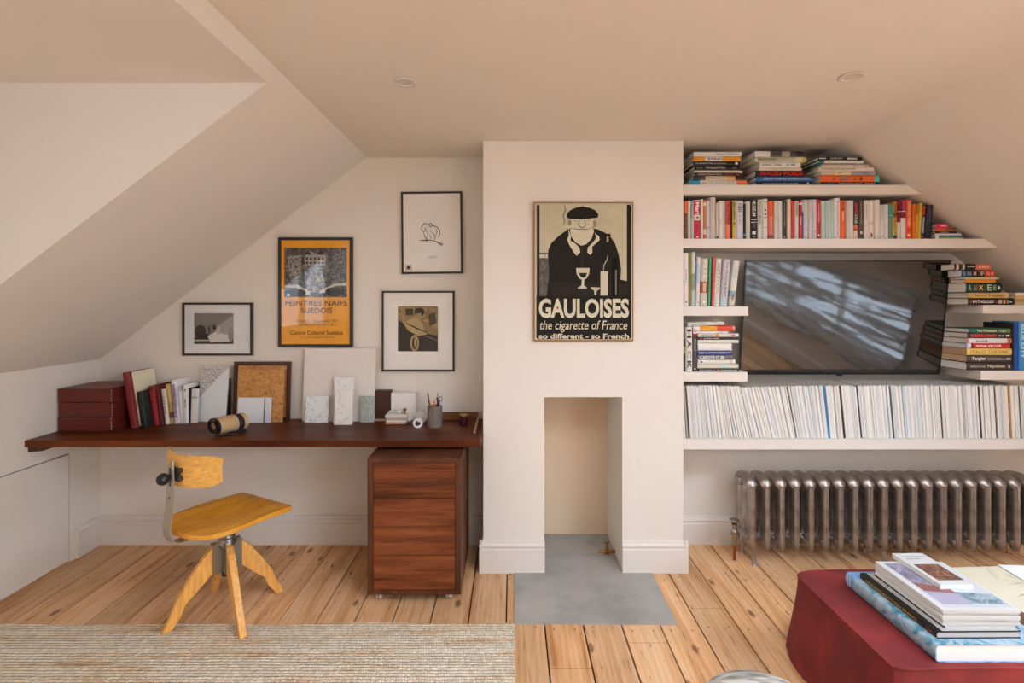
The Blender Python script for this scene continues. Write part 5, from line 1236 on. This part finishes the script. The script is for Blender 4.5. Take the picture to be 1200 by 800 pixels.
for (p0,p1,t_,hx,lb) in [(1190.5,1228,3.6,'D8B98A','tan book at the bottom of the small stack cut by the right edge, upper shelf'),(1190.5,1228,3.4,'C9A06A','ochre book in the small stack cut by the right edge, upper shelf'),
                         (1184.5,1226,4.2,'D8B078','sandy book in the small stack cut by the right edge, upper shelf'),(1184.5,1224,3.1,'E4D6D0','pinkish white book topmost in the small stack cut by the right edge')]:
    dy = 0
    if z > zE+.035: pass
    hb(p0 if p0 > 1189 else 1190.5, p1, 0, t_, hx, lb, GE2, z=z, d=.15); z += t_/SK+.0001
GF = 'flat stack on the lower short shelf right of the television'
z = zF+.0003
rowsF = [
 (1136,1185,5.2,[(0,'2E6A5A'),(.2,'3A6A4A'),(.8,'4A7A4A'),(.92,'6A8A4A')],'green book with a cream title topmost on the lower stack right of the television',dict(texts=[('The Dreamer',.18,.66,'EADFC0',.6,.01),('Toad',.72,.88,'EADFC0',.5,.01)])),
 (1134.4,1186,6.2,[(0,'4A3A34')],'brown book with large red capitals on the lower stack right of the television',dict(texts=[('CERRANO',.08,.65,'E0483E',.6,.04),('-',.7,.82,'D8D0C6',.4,0),('',.87,.95,'E6DED4',.3,0)])),
 (1134,1186,6.0,[(0,'D88A62'),(.04,'E0DCD8'),(.9,'D8825A')],'white book with orange ends on the lower stack right of the television',dict(texts=[('-',.2,.45,'5A5450',.4,0),('',.94,.97,'5A4A44',.4,0)])),
 (1132.5,1184.5,5.8,[(0,'8A9AC8'),(.03,'D8D8E0'),(.12,'2A1A1A'),(.16,'D0262C')],'red book with white capitals on the lower stack right of the television',dict(texts=[('ANNA VIKTOR',.22,.8,'F0E0D8',.5,.02)])),
 (1133.6,1186.4,8.2,[(0,'E6C468')],'yellow book with a spaced dark title on the lower stack right of the television',dict(texts=[('ITALO TERZINI',.08,.90,'7A6228',.4,0)],pages='D0A888')),
 (1133.8,1186.2,8.2,[(0,'4E4540')],'grey-brown book with a bold white title above the bottom one right of the television',dict(texts=[('Tangier',.10,.42,'E8DED0',.55,.03),('-',.47,.83,'B8B0A6',.3,0),('',.87,.97,'D8D0C6',.2,0)],pages='DDB893')),
 (1133.3,1186.3,9.4,[(0,'3E302A')],'dark brown book with pale script at the bottom of the stack right of the television',dict(texts=[('-',.08,.4,'A89C90',.3,0),('Napoleon',.46,.84,'E0D0B4',.5,.01),('',.92,.96,'C8BCAC',.4,0)],pages='F0ECE4')),
]
for r_ in reversed(rowsF):
    hb(r_[0], r_[1], 0, r_[2], r_[3], r_[4], GF, z=z, d=.19, **r_[5]); z += r_[2]/SK+.0001
GF2 = 'books at the right edge on the lower short shelf'
BLU = '1E5AA8'
b_ = vb(1187.5,1188.9,376.5,432,'2E2018','thin upright brown book between the flat stack and the blue book',GF2,(),z=zF)
b_ = vb(1195.6,1203,376.5,433.6,[(0,'4AA0CC'),(.5,'3A8AC0')],'large bright blue book standing at the right edge of the photograph',GF2,[('BLUE CITY',.05,.75,'D8ECF4',.5,.02)],z=zF,d=.16)
b_.location.y -= .0
vb(1190,1195.2,377.5,433.4,'1A4A9A','dark blue upright book left of the bright blue one at the right edge',GF2,(),z=zF,d=.13)
vb(1204,1214,380,433.6,'D8D0C4','cream upright book cut by the right edge of the photograph, lower shelf',GF2,(),z=zF)

# ------------------------------------------------------------------ magazines
GM = 'long row of magazines above the radiator'
rm_ = random.Random(21)
MC = ['E6E3DC','E0DDD7','DADAD8','E7E3D9','E1DACD','D0CFCD','E6E0D3','DDD9D0']
def mag_mesh(t, h, d, cover):
    mb = MB()
    mb.prism_z([(-t/2,d),(-t/2,.0012),(-t/2+.001,0),(t/2-.001,0),(t/2,.0012),(t/2,d)], 0, h, 0)
    # paper block showing at the top between the covers
    mb.box(-t/2+.0007, t/2-.0007, .001, d-.001, h-.001, h+.0004, 1)
    o_ = mb.build('magazine', [cover, PAGES('C9C2B8')]); return o_
protos = {}
def lean_at(px):
    pts = [(801,3.5),(812,4.5),(845,7),(880,13),(897,14.5),(920,12.5),(940,9.5),(965,7),(980,5),(1010,5.5),(1050,4.8),(1100,3.6),(1150,3.4),(1215,2.6)]
    for (a,va),(b2,vb2) in zip(pts[:-1], pts[1:]):
        if px <= b2: return va+(vb2-va)*(px-a)/(b2-a)
    return 3
ML = ['white-spined magazine leaning left in the packed row above the radiator', 'slightly grey-white magazine in the packed row above the radiator', 'cool white magazine in the packed row above the radiator','ivory magazine in the packed row above the radiator',
      'cream magazine in the packed row above the radiator','pale grey magazine in the packed row above the radiator','warm cream magazine in the packed row above the radiator','stone-white magazine in the packed row above the radiator']
special = [(803,'A89C90','taupe magazine near the far left end of the packed row'),(807.5,'4A423C','dark brown magazine near the left end of the packed row above the radiator'),(933,'55504B','dark grey magazine left of the blue one in the packed row'),(973,'1F7EB0','magazine with a bright blue spine in the packed row above the radiator'),
           (990,'3A3836','black-spined magazine right of the bright blue one'),(1009.5,'3C3A3A','black-spined magazine below the middle of the television'),(1048,'4A4A4C','charcoal magazine in the middle of the packed row'),(1062,'B9C6C8','pale blue-grey magazine in the middle of the packed row'),
           (1106,'3A3836','black-spined magazine under the right edge of the television'),(1131,'BCAE9A','beige magazine right of the television in the packed row'),(1152,'2E2A28','black magazine beneath the lower right book stack'),(1170,'3E3C3A','dark magazine second nearest the amber one in the packed row'),
           (1187,'C08A4A','magazine with an amber spine near the right edge of the packed row'),(1197.5,'4A4642','dark grey magazine at the right edge of the packed row')]
px = 801.3; base = X(px, 216); prev = math.tan(R(lean_at(px))); hM = .288; i = 0; lastx = None
x = BX1+.003+hM*prev
x = BX1+.004
si = 0
while True:
    pxx = 600+x*216
    if pxx > 1206: break
    ang = lean_at(pxx); t = rm_.choice([.0075,.0085,.0095,.0105,.012])
    hh = hM-rm_.choice([0,0,.001,.003,.006])
    if pxx < 812: hh = .284
    if si < len(special) and pxx >= special[si][0]: cover, lab = special[si][1], special[si][2]; si += 1; grp = GM
    else:
        k = rm_.randrange(len(MC)); cover, lab = MC[k], ML[k]
    key = (cover, t, round(hh,3))
    if key not in protos:
        o_ = mag_mesh(t, hh, .205, M(cover,.45,.4)); protos[key] = o_
    else:
        o_ = protos[key].copy(); C.objects.link(o_)
    if lab in ML:
        zone = [(822,'at the far left end'),(846,'below the middle of the HACK book stack'),(877,'below the end of the lower left shelf'),(905,'where the row leans most'),(935,'left of the blue magazine'),(973,'around the blue magazine'),(1010,'right of the blue magazine'),(1040,'below the middle of the television'),(1075,'below the right half of the television'),(1111,'below the right corner of the television'),(1150,'below the gap right of the television'),(1185,'left of the amber magazine'),(1400,'at the right edge')]
        lab = lab.split(' magazine')[0]+' magazine in the packed row '+[q for a_, q in zone if pxx < a_][0]
    tag(o_, lab, 'magazine', GM)
    a = R(ang)+rm_.uniform(-.002,.002)
    # bottom-left corner on the shelf; the magazine leans with its top to the left
    tn_ = math.tan(a); step = t/math.cos(a)
    if lastx is not None and tn_ > prev: x += hM*(tn_-prev)
    lx = x+step/2
    o_.rotation_euler = (0, -a, 0); o_.location = (lx+.0, YK+.004+rm_.uniform(0,.007), zG+.0003+t/2*math.sin(a))
    lastx = x; prev = tn_; x += step+.0004+(.002 if rm_.random() < .06 else 0); i += 1
print('magazines', i)

# ------------------------------------------------------------------ television
tt = R(6.8); tw, th = 1.160, .660; 
ybt, ztp = Y(202), Z(438.6,202)
root = empty('television', (X(983.6,202), ybt, ztp), 0, 'large flat black television tilted forward between the bookshelves', 'television'); root.rotation_euler = (tt, 0, 0)
mb = MB(); mb.box(-tw/2, tw/2, .0, .012, 0, th); mb.box(-tw/2+.12, tw/2-.12, .012, .045, .03, th-.16); mb.build('casing', M('141213',.35,.5), root, bevel=.002)
scr, nt, b = newmat('screen_glass'); L = nt.links.new
b.inputs['Base Color'].default_value = hexc('17110F'); b.inputs['Specular IOR Level'].default_value = .5; b.inputs['IOR'].default_value = 1.9
tc = nd(nt,'ShaderNodeTexCoord'); n = nd(nt,'ShaderNodeTexNoise'); n.inputs['Scale'].default_value=2; L(tc.outputs['Object'], n.inputs['Vector'])
mr = nd(nt,'ShaderNodeMapRange'); mr.inputs[3].default_value=.03; mr.inputs[4].default_value=.05; L(n.outputs[0], mr.inputs[0]); L(mr.outputs[0], b.inputs['Roughness'])
mb = MB(); mb.box(-tw/2+.006, tw/2-.006, -.0012, .001, .016, th-.006); mb.build('screen', scr, root)
mb = MB(); e = .006
for q in ((-tw/2,tw/2,0,.015),(-tw/2,tw/2,th-e,th),(-tw/2,-tw/2+e,.015,th-e),(tw/2-e,tw/2,.015,th-e)): mb.box(q[0],q[1],-.003,.0,q[2],q[3])
mb.build('bezel', M('0F0E0E',.3,.5), root)
mb = MB(); mb.prism_y([(-.018,.0),(.018,.0),(.012,-.008),(-.012,-.008)], -.002, .008); mb.build('sensor', M('0F0E0E',.3,.5), root)
mb = MB(); mb.box(-.12,.12,.045,.09,.20,.42); mb.build('wall_mount', M('2A2A2A',.4,.5,.5), root)

# ------------------------------------------------------------------ radiator
def radiator():
    n = 20; p = .0809; x0 = 1.3235; yf = 2.832; yb = yf+.135; yc = (yf+yb)/2
    root = empty('radiator', (x0+p*(n-1)/2, yc, 0), 0, 'long low bare-metal cast iron column radiator beneath the magazine shelf', 'radiator'); O = root.location.copy()
    m, nt, b = newmat('burnished_cast_iron'); L = nt.links.new
    tc = nd(nt,'ShaderNodeTexCoord'); nn = nd(nt,'ShaderNodeTexNoise'); nn.inputs['Scale'].default_value = 14; nn.inputs['Detail'].default_value=6
    L(tc.outputs['Object'], nn.inputs['Vector']); r = ramp(nt, [(.3,'8E847C'),(.5,'AEA49B'),(.7,'CAC1B8')]); L(nn.outputs[0], r.inputs[0]); L(r.outputs[0], b.inputs['Base Color'])
    b.inputs['Metallic'].default_value = .85; b.inputs['Roughness'].default_value = .36
    def section():
        mb = MB(); zt, zb = .432, .132
        ys = [0, .0675, .135]
        # three columns
        for yy in ys:
            fr = .032
            vs = []; fs = []; k = 14; levels = [(.074,.30),(.082,.75),(.10,.92),(.14,.92),(.40,.92),(.44,.95)]
            for (zz, f_) in levels:
                for j in range(k):
                    a = 2*math.pi*j/k; vs.append((.0195*f_*math.cos(a), yy+fr*f_*math.sin(a), zz))
            fs = [(i*k+j, i*k+(j+1)%k, (i+1)*k+(j+1)%k, (i+1)*k+j) for i in range(len(levels)-1) for j in range(k)]+[tuple(range(k-1,-1,-1)), tuple((len(levels)-1)*k+j for j in range(k))]
            mb.add(vs, fs)
        # domed header and footer running front to back
        def header(zc, rx, rz, up):
            path = []; k = 16; vs = []; fs = []; m_ = 15
            for i in range(m_):
                u = i/(m_-1); yy = -.024+.183*u
                f_ = max(.06, (1-abs(2*u-1)**5)**.5); arch = .022*up*(1-abs(2*u-1)**2.2)
                for j in range(k):
                    a = 2*math.pi*j/k; vs.append((rx*f_*math.cos(a), yy, zc+arch+rz*f_*math.sin(a)))
            fs = [(i*k+(j+1)%k, i*k+j, (i+1)*k+j, (i+1)*k+(j+1)%k) for i in range(m_-1) for j in range(k)]+[tuple(range(k)), tuple((m_-1)*k+j for j in reversed(range(k)))]
            mb.add(vs, fs)
        header(zt+.002, .0385, .034, 1); header(zb-.008, .026, .030, 0)
        # hubs joining to the next section
        T = Matrix.Rotation(R(90),4,'Y')
        for zz, rr in ((zt+.012,.028),(zb-.002,.027)):
            mb.lathe([(rr,-.041),(rr*1.12,-.036),(rr,-.030),(rr*.95,0),(rr,.030),(rr*1.12,.036),(rr,.041)], (0,0,0), 16, T=Matrix.Translation((0,.0675,zz)) @ T)
        # raised web between the columns
        mb.box(-.009,.009,-.01,.145,.10,.42)
        return mb
    s0 = section().build('section', m, root, smooth=True); 
    s0.location = (x0-O.x, yf-O.y, 0)
    for i in range(1, n):
        c = s0.copy(); C.objects.link(c); c.parent = root; c.location = (x0+p*i-O.x, yf-O.y, 0)
    for i in (0, 9, 19):
        for yy in (0, .135):
            mb = MB(); xx = x0+p*i+(.012 if i == 0 else 0)
            mb.tube([(xx,yf+yy,.13),(xx+.002,yf+yy-.004*(1 if yy == 0 else -1),.06),(xx+.002,yf+yy-.008*(1 if yy == 0 else -1),.018),(xx+.002,yf+yy-.012*(1 if yy == 0 else -1),.0005)], [.016,.0125,.011,.0165], 12)
            mb.build('foot', m, root, O, smooth=True)
    # end boss
    mb = MB(); mb.lathe([(.0001,-.012),(.020,-.012),(.024,-.004),(.024,.012),(.016,.016)], (0,0,0), 18, T=Matrix.Translation((x0-.036,yc,.444)) @ Matrix.Rotation(R(90),4,'Y')); mb.build('end_plug', m, root, O, smooth=True)
    # valve
    vy = yc-.02; vx = X(861.5,209)+.0; CH = M('A89C92',.22,.5,.9)
    mb = MB(); mb.lathe([(.010,.085),(.010,.11),(.015,.115),(.015,.135),(.019,.14),(.019,.165),(.013,.172),(.013,.19),(.0165,.195),(.0165,.205),(.006,.21),(.006,.222),(.0001,.222)], (vx,vy,0), 20)
    mb.tube([(vx,vy,.15),(x0-.055,vy+.01,.138),(x0-.03,vy+.02,.134)], [.012,.012,.012], 14); mb.lathe([(.018,-.008),(.019,0),(.018,.008)], (0,0,0), 6, T=Matrix.Translation((x0-.055,vy+.01,.138)) @ Matrix.Rotation(R(90),4,'Y'))
    v = mb.build('valve', CH, root, O, smooth=True)
    mb = MB(); mb.lathe([(.0001,.216),(.022,.217),(.026,.224),(.024,.232),(.012,.236),(.0001,.236)], (vx,vy,0), 20); mb.build('valve_handle', CH, v, O, smooth=True)
    mb = MB(); mb.tube([(vx,vy,.09),(vx,vy,.001)], .0075, 12); mb.build('supply_pipe', M('A0522D',.35,.5,.8), root, O, smooth=True)
radiator()

# gas tap in the fireplace
BRS = M('9A6A38',.3,.5,.85)
gx, gy = .545, Y(204)
mb = MB(); mb.tube([(OX1-.0,gy,.022),(gx+.012,gy,.022),(gx-.012,gy-.0,.022)], .0085, 12); mb.tube([(gx,gy,.004),(gx,gy,.045)], .0095, 12); mb.tube([(gx,gy,.045),(gx,gy,.07)], .005, 10)
mb.lathe([(.014,.016),(.014,.03)], (gx,gy,0), 6); mb.tube([(gx-.016,gy-.004,.07),(gx+.016,gy+.004,.07)], .0042, 8); mb.tube([(gx-.05,gy,.018),(gx,gy,.018)], .006, 10)
mb.lathe([(.016,.0036),(.014,.008),(.010,.010)], (gx,gy,0), 16)
tag(mb.build('gas_tap', BRS, None, origin=(gx,gy,.0036), smooth=True), 'small brass gas tap on a stub pipe in the right corner of the fireplace', 'tap')

# ================================================================== OTTOMAN
OXL, OXR, OYB, OYF, OT = 1.165, 2.75, Y(281), Y(383), .337
def ottoman():
    vm, nt, b = newmat('wine_red_velvet'); L = nt.links.new
    tc = nd(nt,'ShaderNodeTexCoord'); nn = nd(nt,'ShaderNodeTexNoise'); nn.inputs['Scale'].default_value = 5; nn.inputs['Detail'].default_value=7; nn.inputs['Distortion'].default_value=.6
    L(tc.outputs['Object'], nn.inputs['Vector']); r = ramp(nt, [(.3,'641616'),(.5,'7C1F1E'),(.72,'922A28')]); L(nn.outputs[0], r.inputs[0]); L(r.outputs[0], b.inputs['Base Color'])
    b.inputs['Roughness'].default_value = .8; b.inputs['Sheen Weight'].default_value = .12; b.inputs['Sheen Tint'].default_value = hexc('D8807A'); b.inputs['Sheen Roughness'].default_value=.4
    bp = nd(nt,'ShaderNodeBump'); bp.inputs['Strength'].default_value=.25; bp.inputs['Distance'].default_value=.02; L(nn.outputs[0], bp.inputs['Height']); L(bp.outputs[0], b.inputs['Normal'])
    ox, oy = (OXL+OXR)/2, (OYB+OYF)/2; wx, wy = (OXR-OXL)/2, (OYB-OYF)/2
    root = empty('ottoman', (ox, oy, 0), 0, 'low wine-red velvet ottoman carrying piles of books and magazines', 'ottoman')
    nx, ny, nz = 44, 18, 12
    def P_(u, v, w_):      # u,v in -1..1, w in 0..1 height
        z = .012+w_*(OT-.012)
        bul = .022*math.sin(math.pi*min(1,w_*1.0))
        fl = .05*(1-w_)**1.3-.004*math.sin(math.pi*w_); x = u*wx+math.copysign(fl*abs(u)**4, u); y = v*wy+math.copysign(fl*abs(v)**4, v)
        x += .004*(1-w_)*math.sin(9*v+3*w_)*abs(u)**6; y += .004*(1-w_)*math.sin(14*u+2*w_)*abs(v)**6
        r_ = (abs(u)**14+abs(v)**14)
        if w_ > .999: z -= .0
        if w_ < .15: 
            kx = 1-.05*(.15-w_)/.15; x *= 1-.012*(.15-w_)/.15; z += .004*math.sin(u*8)+.004*math.cos(v*6)
        z -= .012*max(0,(abs(u)**10))*max(0,abs(v)**10)*w_
        # rounded corners in plan
        if abs(u) > .0 and abs(v) > .0:
            cr = .07; dx = abs(x)-(wx-cr); dy = abs(y)-(wy-cr)
            if dx > 0 and dy > 0:
                dd = math.hypot(dx,dy)
                mxx = max(dx,dy)
                if dd > 0: 
                    f_ = mxx/dd; f_ = f_+(1-f_)*.15
                    x = math.copysign(wx-cr+dx*f_, x); y = math.copysign(wy-cr+dy*f_, y)
        return (x, y, z)
    mb = MB(); 
    def grid(fn, a, b_):
        vs = [fn(i/a, j/b_) for j in range(b_+1) for i in range(a+1)]
        mb.add(vs, [(j*(a+1)+i, j*(a+1)+i+1, (j+1)*(a+1)+i+1, (j+1)*(a+1)+i) for j in range(b_) for i in range(a)])
    grid(lambda s,t: P_(-1+2*s, -1+2*t, 1), nx, ny)
    grid(lambda s,t: P_(1-2*s, -1+2*t, 0), nx, ny)
    grid(lambda s,t: P_(-1+2*s, -1, t), nx, nz); grid(lambda s,t: P_(1-2*s, 1, t), nx, nz)
    grid(lambda s,t: P_(-1, 1-2*s, t), ny, nz); grid(lambda s,t: P_(1, -1+2*s, t), ny, nz)
    mb.build('cushion', vm, root, smooth='all')
    me = root.children[0].data if root.children else None
    # piped seam around the top edge
    loop = [P_(-1+2*i/nx,-1,1) for i in range(nx)]+[P_(1,-1+2*i/ny,1) for i in range(ny)]+[P_(1-2*i/nx,1,1) for i in range(nx)]+[P_(-1,1-2*i/ny,1) for i in range(ny+1)]
    mb = MB(); mb.tube([(x,y,z-.001) for x,y,z in loop], .0042, 8); mb.build('piping', vm, root, smooth='all')
    for sx in (-1,1):
        for sy in (-1,1):
            mb = MB(); mb.lathe([(.018,0),(.024,.03)], (sx*(wx-.1), sy*(wy-.1), 0), 16); mb.build('foot', M('2A1A14',.4), root, smooth=True)
ottoman()
OTZ = OT+.0006
MARB, nt, b = newmat('blue_marbled_cover'); L = nt.links.new
tc = nd(nt,'ShaderNodeTexCoord'); n = nd(nt,'ShaderNodeTexNoise'); n.inputs['Scale'].default_value=9; n.inputs['Detail'].default_value=9; n.inputs['Distortion'].default_value=2.4
L(tc.outputs['Object'], n.inputs['Vector']); r = ramp(nt, [(.30,'1E5A6A'),(.40,'4E8AA0'),(.47,'93AEBB'),(.60,'B2C3CC'),(.75,'86A2BC')]); L(n.outputs[0], r.inputs[0]); L(r.outputs[0], b.inputs['Base Color']); b.inputs['Roughness'].default_value=.3
def lying(name, x0, yfront, yback, w_, z, t, bands, label, cat, group, texts=(), pages='E2DED8', yaw=0, cover=None):
    """book lying flat, spine along the left side; top of the spine at the back"""
    hgt = yback-yfront
    mb, mats, pg, pc, tx, tm = book_parts(t, hgt, w_, bands, pages, texts=texts)
    o_ = mb.build(name, mats, None, smooth=True); tag(o_, label, cat, group); pg.build('pages', PAGES(pages), o_)
    if tx.v: tx.build('lettering', tm, o_)
    # local: x thickness, y depth (away from the spine), z height -> world: z=-?, x=depth, y=height
    Mx = Matrix(((0,1,0),(0,0,1),(1,0,0))).transposed().transposed()
    M4 = Matrix(((0,1,0,0),(0,0,1,0),(1,0,0,0),(0,0,0,1)))
    o_.matrix_world = Matrix.Translation((x0, yfront, z+t/2)) @ Matrix.Rotation(R(yaw),4,'Z') @ M4
    return o_
GO_ = 'pile of books and magazines on the ottoman'
lying('book', 1.313, 1.589, 2.017, .37, OTZ, .054, [(0,'7FA3CE'),(.12,MARB)], 'big blue and white marbled hardback at the bottom of the pile on the ottoman', 'book', GO_, texts=[('',.03,.035,'E0E6EC',.7,0),('',.06,.065,'E0E6EC',.7,0)])
z = OTZ+.0545
bk2 = lying('book', 1.340, 1.617, 1.968, .27, z, .022, [(0,'1D1917')], 'black hardback with gold capitals on its spine, second from the bottom of the ottoman pile', 'book', GO_, texts=[('NORMAN MOTTI KIN BRANCI',.10,.78,'C8923A',.5,.02),('-',.88,.95,'A8483A',.4,0)], pages='B8B4B2', yaw=.5)
mb = MB(); mb.box(.0109, .0115, .022, .268, .004, .347); mb.build('cover_panel', M('B2ADA6',.4), bk2)
z += .0225
def mag_flat(x0, y0, w_, h_, z, t, yaw, label, m_cover, deco=None, cat='magazine', group=GO_, edge='C8C5C0', name='magazine', spine='E6E3DE'):
    mb = MB(); mb.box(0,w_,0,h_,0,t,1); mb.box(-.0004,w_,0,h_,t-.0006,t+.0002,0); mb.box(-.0004,w_,0,h_,-.0001,.0006,0); mb.box(-.0008,.0006,0,h_,0,t,2)
    o_ = mb.build(name, [m_cover, PAGES(edge), M(spine,.4)], None); o_.location = (x0,y0,z); o_.rotation_euler = (0,0,R(yaw)); tag(o_, label, cat, group)
    if deco:
        d_ = MB(); ms = []
        for q in deco:
            kind = q[0]; hx = q[-1]; m_ = M(hx,.35) if isinstance(hx,str) else hx
            if m_ not in ms: ms.append(m_)
            zz = t+.0004+.00005*len(d_.f)*0+.00006*deco.index(q)
            if kind == 'p': d_.add([(a*w_,b2*h_,zz) for a,b2 in q[1]], [tuple(range(len(q[1])))], ms.index(m_))
            if kind == 't': d_.text(q[1], (q[4]-q[2])*w_, (q[5]-q[3])*h_, Matrix.Translation(((q[2]+q[4])/2*w_, (q[3]+q[5])/2*h_, zz)), ms.index(m_), .01)
        d_.build('cover_print', ms, o_)
    return o_
mag_flat(1.381, 1.632, .225, .315, z, .007, .4, 'thin magazine with a black spine beneath the white ones on the ottoman pile', M('B4B0AB',.35), spine='1A1817')
z += .0074
WH = M('D0CECA',.3,.5)
ys_ = [0,.3,-.5,.6,-.2]
labs = ['lowest white magazine of the A4 pile on the ottoman','second-lowest white magazine of the A4 pile on the ottoman','middle white magazine of the A4 pile on the ottoman','white magazine just beneath the photographic cover on the ottoman pile']
for i in range(4):
    mag_flat(1.378+[0,.004,-.002,.004][i], 1.636+[0,.004,-.001,.003][i], .246, .305, z, .0098, ys_[i], labs[i], WH, edge='C4C1BC'); z += .0104
PH = mottle('cover_photo',[(.35,'3A3A40'),(.5,'8A8496'),(.65,'C8C6CC')],7,5,1); TEALP = mottle('cover_photo_teal',[(.35,'4A6A70'),(.55,'A8B4BC'),(.7,'D8DADC')],12,5,1)
mag_flat(1.376, 1.634, .248, .305, z, .0085, -.3, 'topmost A4 magazine with a mauve and teal photograph on its cover', WH, deco=[
  ('p',[(.06,.05),(.96,.05),(.96,.95),(.06,.95)],'C2C4C6'),('p',[(.10,.10),(.50,.10),(.50,.34),(.10,.40)],'A8A0B4'),('p',[(.10,.36),(.5,.30),(.5,.42),(.10,.55)],'8A5A54'),('p',[(.5,.12),(.96,.10),(.96,.30),(.5,.34)],TEALP),('p',[(.10,.55),(.45,.45),(.30,.95),(.08,.95)],PH)])
z += .0091
PIC = mottle('small_cover_photo',[(.35,'2E2A22'),(.5,'7A4A3A'),(.62,'A87A5A'),(.75,'4E5A48')],26,5,1.5)
mag_flat(1.466, 1.752, .116, .215, z, .016, 1.2, 'small white book with a framed reddish-brown picture on its cover, topmost on the ottoman pile', WH, deco=[
  ('p',[(.12,.12),(.92,.12),(.92,.62),(.12,.62)],'3A342C'),('p',[(.15,.145),(.89,.145),(.89,.595),(.15,.595)],PIC),('t','SACRED STONES',.16,.78,.62,.82,'6A6660'),('t','Paintings of the valley',.16,.86,.80,.90,'6A6660'),('p',[(.88,.88),(.93,.88),(.93,.93),(.88,.93)],'B8A890')], cat='book', name='book', edge='DAD8D4')
# open large book at the right
CRM = mottle('cream_drawing_page',[(.3,'B5AB90'),(.42,'D2C9AE'),(.7,'DAD2BC')],5,6,1.2)
mag_flat(1.752, 1.70, .36, .345, OTZ, .056, 3, 'thick cream-covered art book with a faint drawing, right of the pile on the ottoman', CRM, deco=[
  ('p',[(.2,.4),(.28,.42),(.36,.40),(.5,.52),(.42,.47),(.3,.45)],'A8A08A'),('p',[(.3,.62),(.5,.66),(.7,.60),(.5,.64)],'A8A08A')], cat='book', name='book', group=None, edge='B89A7C', spine='A88C72')
mb = MB(); mb.box(0,.30,0,.33,0,.0035); o_ = mb.build('sheet_of_paper', M('E6E4E0',.5), None); o_.location = (1.93,1.73,OTZ+.0572); o_.rotation_euler=(0,0,R(-4)); tag(o_, 'white card lying on the thick cream art book at the right edge', 'card')

# ------------------------------------------------------------------ pouf
pm, nt, b = newmat('marled_grey_wool'); L = nt.links.new
tc = nd(nt,'ShaderNodeTexCoord'); n = nd(nt,'ShaderNodeTexNoise'); n.inputs['Scale'].default_value=26; n.inputs['Detail'].default_value=8; mp = nd(nt,'ShaderNodeMapping'); mp.inputs['Scale'].default_value=(.5,2,1.5); mp.inputs['Rotation'].default_value=(0,0,.5)
L(tc.outputs['Object'], mp.inputs[0]); L(mp.outputs[0], n.inputs['Vector']); r = ramp(nt, [(.3,'6E6860'),(.45,'9A948A'),(.58,'C2BCB0'),(.75,'DAD4C8')]); L(n.outputs[0], r.inputs[0]); L(r.outputs[0], b.inputs['Base Color']); b.inputs['Roughness'].default_value=.95
bp = nd(nt,'ShaderNodeBump'); bp.inputs['Strength'].default_value=.8; bp.inputs['Distance'].default_value=.01; L(n.outputs[0], bp.inputs['Height']); L(bp.outputs[0], b.inputs['Normal'])
mb = MB(); prof = [(.15,0),(.175,.03)]+[(.175+.028*math.sin(math.pi*i/10), .03+.32*i/10) for i in range(1,10)]+[(.172,.37),(.155,.395),(.12,.412),(.07,.421),(.0001,.423)]
prof = [(r_, z_*1.07) for r_, z_ in prof]; mb.lathe(prof, (.645,1.285,0), 48)
tag(mb.build('pouf', pm, None, origin=(.645,1.285,0), smooth='all'), 'rounded marled grey wool pouf just entering the bottom edge of the photograph', 'pouf')

# ------------------------------------------------------------------ swagged sheer curtain over the low eaves window, added to streak the television
cm, nt, b = newmat('unseen_streak_linen'); L = nt.links.new
out = nt.nodes['Material Output']; tr = nd(nt,'ShaderNodeBsdfTranslucent'); tr.inputs[0].default_value = (.8,.8,.78,1)
tp = nd(nt,'ShaderNodeBsdfTransparent'); n = nd(nt,'ShaderNodeTexNoise'); n.inputs['Scale'].default_value=3.2; n.inputs['Detail'].default_value=2; tc = nd(nt,'ShaderNodeTexCoord'); mp = nd(nt,'ShaderNodeMapping'); mp.inputs['Scale'].default_value=(1,.25,5.5); mp.inputs['Rotation'].default_value=(R(20),0,0)
L(tc.outputs['Object'], mp.inputs[0]); L(mp.outputs[0], n.inputs['Vector']); b.inputs['Base Color'].default_value=(.8,.79,.77,1)
mr = nd(nt,'ShaderNodeMapRange'); mr.inputs[1].default_value=.47; mr.inputs[2].default_value=.57; mr.inputs[3].default_value=0; mr.inputs[4].default_value=.95; L(n.outputs[0], mr.inputs[0])
m1 = nd(nt,'ShaderNodeMixShader'); m1.inputs[0].default_value=.25; L(b.outputs[0], m1.inputs[1]); L(tr.outputs[0], m1.inputs[2])
m2 = nd(nt,'ShaderNodeMixShader'); L(mr.outputs[0], m2.inputs[0]); L(m1.outputs[0], m2.inputs[1]); L(tp.outputs[0], m2.inputs[2]); L(m2.outputs[0], out.inputs[0])
vs = []; fs = []; ny_, nz_ = 90, 24
for j in range(nz_+1):
    for i in range(ny_+1):
        y = EY0-.08+(EY1-EY0+.16)*i/ny_; z = .40+.81*j/nz_
        vs.append((XR-.05+.02*math.sin(55*z+7*y)+.01*math.sin(23*y+30*z), y, z+.03*math.sin(4*y)*(1-j/nz_)))
fs = [(j*(ny_+1)+i, j*(ny_+1)+i+1, (j+1)*(ny_+1)+i+1, (j+1)*(ny_+1)+i) for j in range(nz_) for i in range(ny_)]
mb = MB(); mb.add(vs, fs); cu = mb.build('unseen_curtain', cm, None, origin=(XR-.05, .3, 1.2), smooth='all'); tag(cu, 'sheer white curtain added across the low window to streak the television reflection', 'unseen_curtain')
sd = cu.modifiers.new('thick','SOLIDIFY'); sd.thickness = .0015
